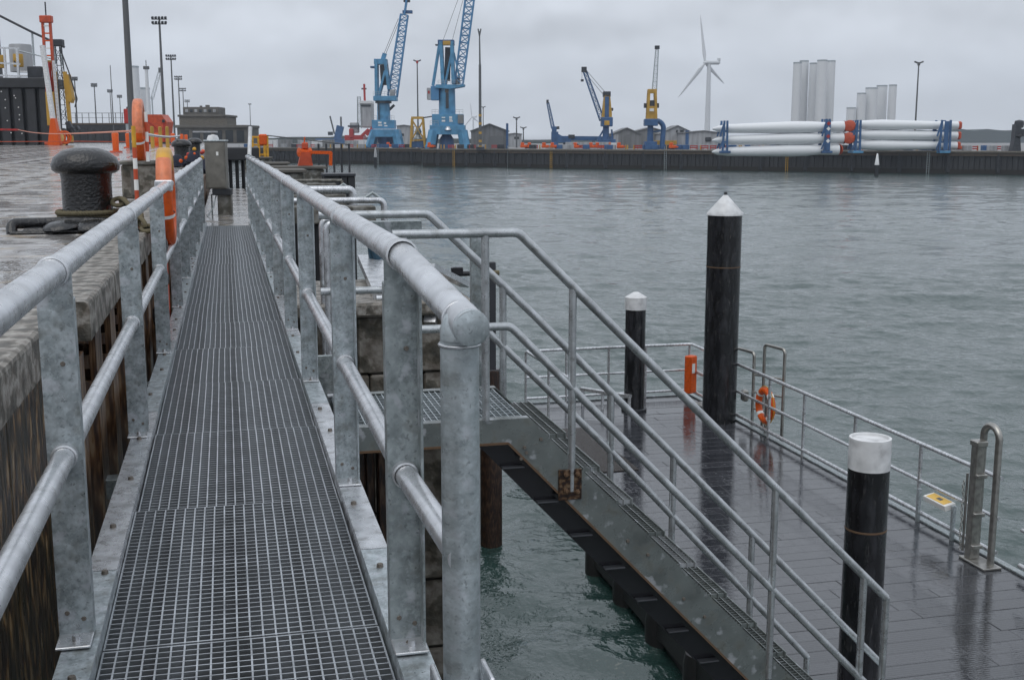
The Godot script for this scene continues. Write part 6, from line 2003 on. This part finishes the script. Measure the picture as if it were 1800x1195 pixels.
	var lab := ["leftmost tall white tower section of the left cluster", "second tall white tower section of the left cluster", "third tall white tower section, after the gap in the left cluster", "broad front tower section of the left cluster, tallest of all", "rightmost tall white tower section of the left cluster", "shortest white tower section, left end of the right cluster", "second lowest tower section of the right cluster", "wide middle tower section of the right cluster", "dark shaded tower section of the right cluster before the gap", "slim tower section standing alone right of the right cluster"]
	for i in secs.size():
		var q: Array = secs[i]
		b = board(q[3], 900, FAR_Y)
		var p := Vector3(0, 1.45, 0) + Basis(Vector3.UP, VIEW_TURN) * Vector3((q[0] - 900.0) * b.s, 0, -float(q[3]) * 1.0144)
		p.y = FAR_Y
		var o := thing("tower_section", lab[i], "tower section", p, 0.0, "turbine tower sections standing on the far quay")
		var h := 1.45 + (248.0 - float(q[2])) * b.s - FAR_Y
		part("shell", MB.new().lathe([Vector2(0.0, h), Vector2(q[1] * b.s * 0.96, h), Vector2(q[1] * b.s * 0.97, h - 0.1), Vector2(q[1] * b.s * 1.06, 0.0)], 28), M.tower_white, o)
		part("top_flange", MB.new().lathe([Vector2(q[1] * b.s * 0.92, h + 0.12), Vector2(q[1] * b.s * 0.99, h + 0.12), Vector2(q[1] * b.s * 0.99, h - 0.2)], 28), M.zinc, o)

func shed(label: String, called: String, px0: float, px1: float, eave: float, ridge: float, depth: float, m: Material, deep := 14.0) -> Node3D:
	var b := board(depth, 900, FAR_Y)
	var cx := (px0 + px1) * 0.5
	var p := Basis(Vector3.UP, VIEW_TURN) * Vector3((cx - 900.0) * b.s, 0, -depth * 1.0144)
	p.y = FAR_Y
	var o := thing(called, label, "building", p, VIEW_TURN)
	var w := (px1 - px0) * b.s * 0.5
	var he := 1.45 + (248.0 - eave) * b.s - FAR_Y
	var hr := 1.45 + (248.0 - ridge) * b.s - FAR_Y
	part("wall", MB.new().prism(PackedVector2Array([Vector2(-w, 0), Vector2(w, 0), Vector2(w, he), Vector2(0, hr), Vector2(-w, he)]), -deep, 0.0), m, o)
	for s in [-1.0, 1.0]:
		part("roof", MB.new().bar(Vector3(s * (w + 0.3), he - 0.02, -deep * 0.5), Vector3(0, hr + 0.12, -deep * 0.5), deep + 0.8, 0.22, Vector3(0, 1, 0)), M.shed_roof, o)
	return o

func sheds_and_ship() -> void:
	var o := shed("grey gabled warehouse right of the right blue crane", "warehouse", 828, 893, 231, 219, 300.0, M.shed_grey)
	part("door", MB.new().box(Vector3(1.5, 1.6, 0.05), Vector3(3.4, 3.2, 0.15)), M.shed_roof, o)
	part("blue_post", MB.new().box(Vector3(4.55, 3.2, 0.3), Vector3(0.6, 6.4, 0.6), 0.05), M.deep_blue, o)
	o = shed("pale flat building behind the grey gabled warehouse", "flat_building", 893, 917, 236, 235, 400.0, M.shed_pale)
	part("window", MB.new().box(Vector3(0.6, 3.0, 0.05), Vector3(1.6, 0.8, 0.15)), M.window_dark, o)
	o = shed("grey gabled shed between the two yellow cranes", "shed", 1078, 1126, 236, 226, 310.0, M.shed_grey)
	part("door", MB.new().box(Vector3(0.2, 1.8, 0.05), Vector3(1.0, 3.6, 0.15)), M.shed_roof, o)
	part("side_wall", MB.new().box(Vector3(-2.9, 1.9, 0.08), Vector3(1.2, 3.8, 0.12)), M.shed_pale, o)
	shed("low grey shed half hidden behind the upright yellow crane", "shed", 1112, 1176, 233, 225, 340.0, M.shed_grey)
	o = shed("pale shed with a blue door right of the upright yellow crane", "shed", 1160, 1222, 236, 222, 330.0, M.shed_pale)
	for q in [[-1.5, 1.6, 0.9, 1.0], [1.2, 4.6, 1.0, 0.9], [-0.2, 4.7, 0.5, 0.7]]:
		part("window", MB.new().box(Vector3(q[0], q[1], 0.05), Vector3(q[2], q[3], 0.15)), M.window_dark, o)
	part("skirt", MB.new().box(Vector3(-1.0, 1.0, 0.06), Vector3(7.5, 0.5, 0.14)), M.deep_blue, o)
	o = shed("pale low shed with a blue door before the wind turbine", "shed", 1200, 1272, 234, 231, 320.0, M.shed_pale)
	part("blue_door", MB.new().box(Vector3(-4.4, 2.9, 0.05), Vector3(0.9, 3.8, 0.2)), M.deep_blue, o)
	part("machine", MB.new().box(Vector3(1.4, 2.4, 0.1), Vector3(1.6, 1.2, 0.6), 0.2), M.dark_steel, o)
	o = shed("white flat building left of the yellow guide frame", "flat_building", 698, 722, 222, 221, 390.0, M.shed_pale)
	part("window", MB.new().box(Vector3(-0.6, 4.0, 0.05), Vector3(1.2, 0.8, 0.15)), M.window_dark, o)
	var b := board(280.0, 1050, FAR_Y)
	o = thing("site_office", "row of white site cabins below the lying blue boom", "cabins", Vector3(86.0, FAR_Y, -272.0), VIEW_TURN)
	part("cabin", b.rect(1003, 250, 1078, 268, 3.0), M.shed_pale, o)
	for q in [[1020, 253], [1036, 262], [1050, 254], [1044, 263], [1063, 263]]:
		part("window", b.rect(q[0], q[1], q[0] + 5.0, q[1] + 3.0, 0.1, 1.53, 0.0), M.window_dark, o)
	part("orange_end", b.rect(1078, 250, 1082, 268, 2.8), M.orange_pale, o)
	part("white_end", b.rect(1082, 251, 1092, 267, 2.8), M.white_paint, o)
	var ys := thing("yellow_container", "yellow low container right of the curved blue arm", "container", Vector3(93.6, FAR_Y, -243.0), VIEW_TURN)
	part("box", MB.new().box(Vector3(0, 1.1, 0), Vector3(4.6, 1.9, 2.2), 0.05), M.crane_yellow, ys)
	for i in 6:
		part("rib", MB.new().box(Vector3(-2.0 + i * 0.8, 1.1, 1.12), Vector3(0.15, 1.7, 0.08)), M.crane_yellow, ys)
	# red and white ship behind the left crane
	b = board(420.0, 640, WATER)
	var sh := thing("ship", "red and white ship with a dark hull behind the left blue crane", "ship", Vector3(48.86, WATER, -426.6), VIEW_TURN)
	part("hull", MB.new().prism(PackedVector2Array([b2(b, 604, 262), b2(b, 760, 262), b2(b, 760, 245), b2(b, 648, 244), b2(b, 626, 250)]), -6.0, 6.0), M.dark_steel, sh)
	part("red_bulwark", b.rect(608, 238, 640, 247, 9.0, -1.0), M.red, sh)
	part("bridge", b.rect(637, 182, 655, 225, 8.0, -2.0, 0.3), M.shed_pale, sh)
	part("bridge_top", b.rect(634, 179, 655, 184, 9.0, -2.0), M.white_paint, sh)
	part("bridge_windows", b.rect(637, 186, 654, 189, 0.2, 2.1, 0.0), M.window_dark, sh)
	part("funnel", b.rect(616, 216, 630, 234, 5.0, -1.0, 0.3), M.shed_pale, sh)
	part("red_funnel", b.rect(616, 227, 623, 243, 4.0, 1.8, 0.2), M.red, sh)
	part("funnel_cap", b.rect(613, 221, 632, 224, 6.0, -1.0), M.dark_steel, sh)
	part("mast", MB.new().bar(b.at(642.5, 180), b.at(642, 150), 0.7, 0.7), M.red, sh)
	part("mast_yard", b.rect(637, 157, 646, 159.5, 0.6), M.dark_steel, sh)
	lattice(sh, "lattice_mast", M.zinc_dark, b.at(633, 226, 1.0), b.at(633, 172, 1.0), 1.4, 1.0, 0.2, 8)
	for q in [[637, 228, 650, 240], [646, 222, 660, 238]]:
		part("red_crane_arm", MB.new().bar(b.at(q[0], q[3], 3.0), b.at(q[2], q[1], 3.0), 1.0, 1.0), M.red, sh)
	b = board(500.0, 590, FAR_Y)
	var bc := thing("dark_blue_crane", "small hazy dark blue crane on a blue barge left of the ship", "crane", Vector3(46.3, FAR_Y, -510.7), VIEW_TURN)
	part("house", MB.new().bar(b.at(592, 250), b.at(599, 222), 2.2, 3.0), M.deep_blue, bc)
	part("barge", b.rect(556, 244, 606, 254, 5.0), M.deep_blue, bc)
	part("mast", b.rect(598.5, 206, 601.5, 224, 0.7), M.mast, bc)
	part("jib", MB.new().bar(b.at(588, 236), b.at(581, 205), 0.6, 0.6), M.mast, bc)
	part("cab", b.rect(577, 232, 585, 238, 2.0), M.dark_steel, bc)

func b2(b: Board, px: float, py: float) -> Vector2:
	var p := b.at(px, py)
	return Vector2(p.x, p.y)

func port_masts() -> void:
	var q := board(270.0, 840, FAR_Y)
	var o := thing("striped_mast", "tall dark mast with yellow bands on the projecting quay", "mast", Vector3(57.0, FAR_Y, -266.0), VIEW_TURN)
	part("lower_tube", MB.new().tube([q.at(841, 262), q.at(841, 118)], 0.36, 10, true, 0.30), M.mast, o)
	part("upper_tube", MB.new().tube([q.at(841, 118), q.at(840.5, 62)], 0.22, 10, true, 0.14), M.mast, o)
	part("head", MB.new().bar(q.at(840.5, 70), q.at(838, 58), 0.3, 0.3).bar(q.at(840.5, 70), q.at(843, 58), 0.3, 0.3), M.mast, o)
	for y in [202, 216, 232, 246, 256]:
		part("yellow_band", MB.new().tube([q.at(841, y + 4.0), q.at(841, y)], 0.38, 10), M.crane_yellow, o)
	part("foot", q.rect(834, 258, 848, 264, 1.8), M.dark_steel, o)
	for s in [["lamp mast with red head and two lamp arms between the blue cranes", 735, 205, 112, 330.0], ["lamp post above the pale flat building", 908, 258, 209, 350.0], ["tall lamp mast standing alone right of the tower sections", 1608, 264, 115, 280.0], ["thin lamp mast with a small head right of the striped mast", 849.5, 225, 190, 500.0], ["short thin post right of the pale flat building", 920, 258, 226, 380.0]]:
		var d: float = s[4]
		var b := board(d, 900, FAR_Y)
		var p := Basis(Vector3.UP, VIEW_TURN) * Vector3((float(s[1]) - 900.0) * b.s, 0, -d * 1.0144)
		p.y = FAR_Y
		var h := 1.45 + (248.0 - float(s[3])) * b.s - FAR_Y
		var l := thing("lamp_mast", s[0], "lamp mast", p, VIEW_TURN, "lamp masts of the far port")
		part("mast", MB.new().tube([Vector3.ZERO, Vector3(0, h, 0)], 0.26, 8, true, 0.15), M.mast, l)
		for sx in [-1.0, 1.0]:
			part("lamp", MB.new().box(Vector3(sx * 0.65, h + 0.25, 0), Vector3(0.9, 0.35, 0.5), 0.05, Basis.from_euler(Vector3(0, 0, sx * 0.4))), M.mast, l)
		part("head", MB.new().box(Vector3(0, h - 0.1, 0), Vector3(0.6, 0.8, 0.4), 0.05), M.red if s[1] == 735 else M.mast, l)
	# navigation posts in the water
	for s in [[Vector3(107.9, WATER, -180.5), "black mooring post with a white top before the long far quay", 3.9, M.white_paint], [Vector3(33.5, WATER, -270.6), "black mooring post with a pinkish white top before the inner quay wall", 4.6, M.shed_pale]]:
		var n := thing("mooring_post", s[1], "post", s[0])
		part("shaft", MB.new().lathe([Vector2(0.32, float(s[2]) * 0.5), Vector2(0.36, -1.0)], 12), M.black_paint, n)
		part("top", MB.new().lathe([Vector2(0.0, s[2]), Vector2(0.12, float(s[2]) - 0.1), Vector2(0.40, float(s[2]) * 0.5), Vector2(0.3, float(s[2]) * 0.48)], 12), s[3], n)

# ---------------------------------------------------------------- small gear along the far quay
func build_clutter() -> void:
	var kinds := [
		["site_barrier", "red", "low red barrier", "barrier", "red barriers along the far quay"],
		["machine", "orange", "small orange machine", "machine", "orange machines along the far quay"],
		["crate", "deep_blue", "blue crate", "crate", "blue crates along the far quay"],
		["crate", "shed_pale", "white crate", "crate", "white crates along the far quay"],
		["crate", "dark_steel", "dark crate", "crate", "dark crates along the far quay"],
		["guard_post", "crane_yellow", "short yellow guard post", "guard post", "yellow guard posts along the far quay"],
	]
	var protos := []
	for i in kinds.size():
		var k: Array = kinds[i]
		var mb := MB.new()
		match i:
			0:
				mb.box(Vector3(0, 0.75, 0), Vector3(1.6, 0.22, 0.08))
				mb.box(Vector3(0, 0.35, 0), Vector3(1.6, 0.22, 0.08))
				for s in [-0.7, 0.7]:
					mb.box(Vector3(s, 0.45, 0), Vector3(0.10, 0.9, 0.12))
			1:
				mb.box(Vector3(0, 0.55, 0), Vector3(1.5, 0.6, 0.9), 0.1)
				mb.box(Vector3(-0.3, 1.1, 0), Vector3(0.7, 0.7, 0.8), 0.1)
				mb.bar(Vector3(0.4, 0.8, 0), Vector3(1.2, 0.5, 0), 0.25, 0.25)
			5:
				mb.lathe([Vector2(0.0, 0.95), Vector2(0.14, 0.9), Vector2(0.16, 0.0)], 8)
			_:
				mb.box(Vector3(0, 0.5, 0), Vector3(1.5, 0.95, 1.1), 0.04)
				for s in [-0.6, 0.0, 0.6]:
					mb.box(Vector3(s, 0.5, 0.57), Vector3(0.1, 0.9, 0.05))
		protos.append([mb.done(), k])
	var line := [Vector3(64, 0, -262), Vector3(83, 0, -240.5), Vector3(101.5, 0, -223.5), Vector3(120.4, 0, -203.3), Vector3(139, 0, -185.5)]
	var line2 := [Vector3(4, 0, -346), Vector3(33, 0, -314), Vector3(49, 0, -300), Vector3(47.5, 0, -277.5), Vector3(62, 0, -265)]
	var spots := []
	for i in 104:
		var f := (i + rng.randf_range(0.1, 0.9)) / 104.0 * 4.0
		var a: Vector3 = line[int(f)]
		var p := a.lerp(line[int(f) + 1], f - int(f))
		spots.append([p + Vector3(0.55, 0, -0.83) * rng.randf_range(0.4, 7.0), rng.randi() % 12])
	for i in 48:
		var f := (i + rng.randf_range(0.1, 0.9)) / 48.0 * 4.0
		var a: Vector3 = line2[int(f)]
		var p := a.lerp(line2[int(f) + 1], f - int(f))
		spots.append([p + Vector3(0.2, 0, -0.95) * rng.randf_range(0.4, 5.0), rng.randi() % 12])
	var pick := [0, 0, 0, 1, 1, 2, 2, 3, 3, 4, 5, 5]
	# told apart by their order along the quay, counted from the left
	spots.sort_custom(func(p, q): return p[0].x / -p[0].z < q[0].x / -q[0].z)
	var nth := ["first", "second", "third", "fourth", "fifth", "sixth", "seventh", "eighth", "ninth", "tenth", "eleventh", "twelfth", "thirteenth", "fourteenth", "fifteenth", "sixteenth", "seventeenth", "eighteenth", "nineteenth", "twentieth"]
	var marks := [[0.115, "near the inner quay corner"], [0.155, "below the left blue crane"], [0.20, "below the right blue crane"], [0.26, "by the grey warehouse"], [0.345, "before the lying blue boom"], [0.395, "by the upright yellow crane"], [0.435, "before the pale sheds"], [0.545, "before the left blade stack"], [0.67, "before the right blade stack"], [9.0, "near the right picture edge"]]
	var count := {}
	for s in spots:
		var k: Array = protos[pick[s[1]]]
		var d: Array = k[1]
		var p: Vector3 = s[0]
		var where := ""
		for m in marks:
			if p.x / -p.z < m[0]:
				where = m[1]
				break
		var key: String = d[2] + where
		count[key] = int(count.get(key, 0)) + 1
		var o := MeshInstance3D.new()
		o.name = numbered(d[0])
		o.mesh = k[0]
		o.material_override = M[d[1]]
		o.position = p + Vector3(0, FAR_Y + 0.17, 0)
		o.rotation.y = VIEW_TURN + rng.randf_range(-0.5, 0.5)
		tag(o, "%s %s, %s from the left" % [d[2], where, nth[count[key] - 1]], d[3], d[4])
		add_child(o, true)
	# parked lorries and white sheds in the haze on the far left shore
	for i in 9:
		var p := Vector3(9.0 + i * 4.6, FAR_Y, -352.0 - (i % 3) * 14.0)
		var o := thing("container", "pale container on the far left shore, %s from the left" % nth[i], "container", p, VIEW_TURN, "pale containers on the far left shore")
		part("box", MB.new().box(Vector3(0, 1.2, 0), Vector3(rng.randf_range(3.0, 5.0), rng.randf_range(1.8, 2.4), 2.2), 0.05), [M.shed_pale, M.white_paint, M.shed_grey][i % 3], o)
		part("door_bar", MB.new().box(Vector3(0.8, 1.2, 1.13), Vector3(0.08, 1.7, 0.06)), M.mast, o)
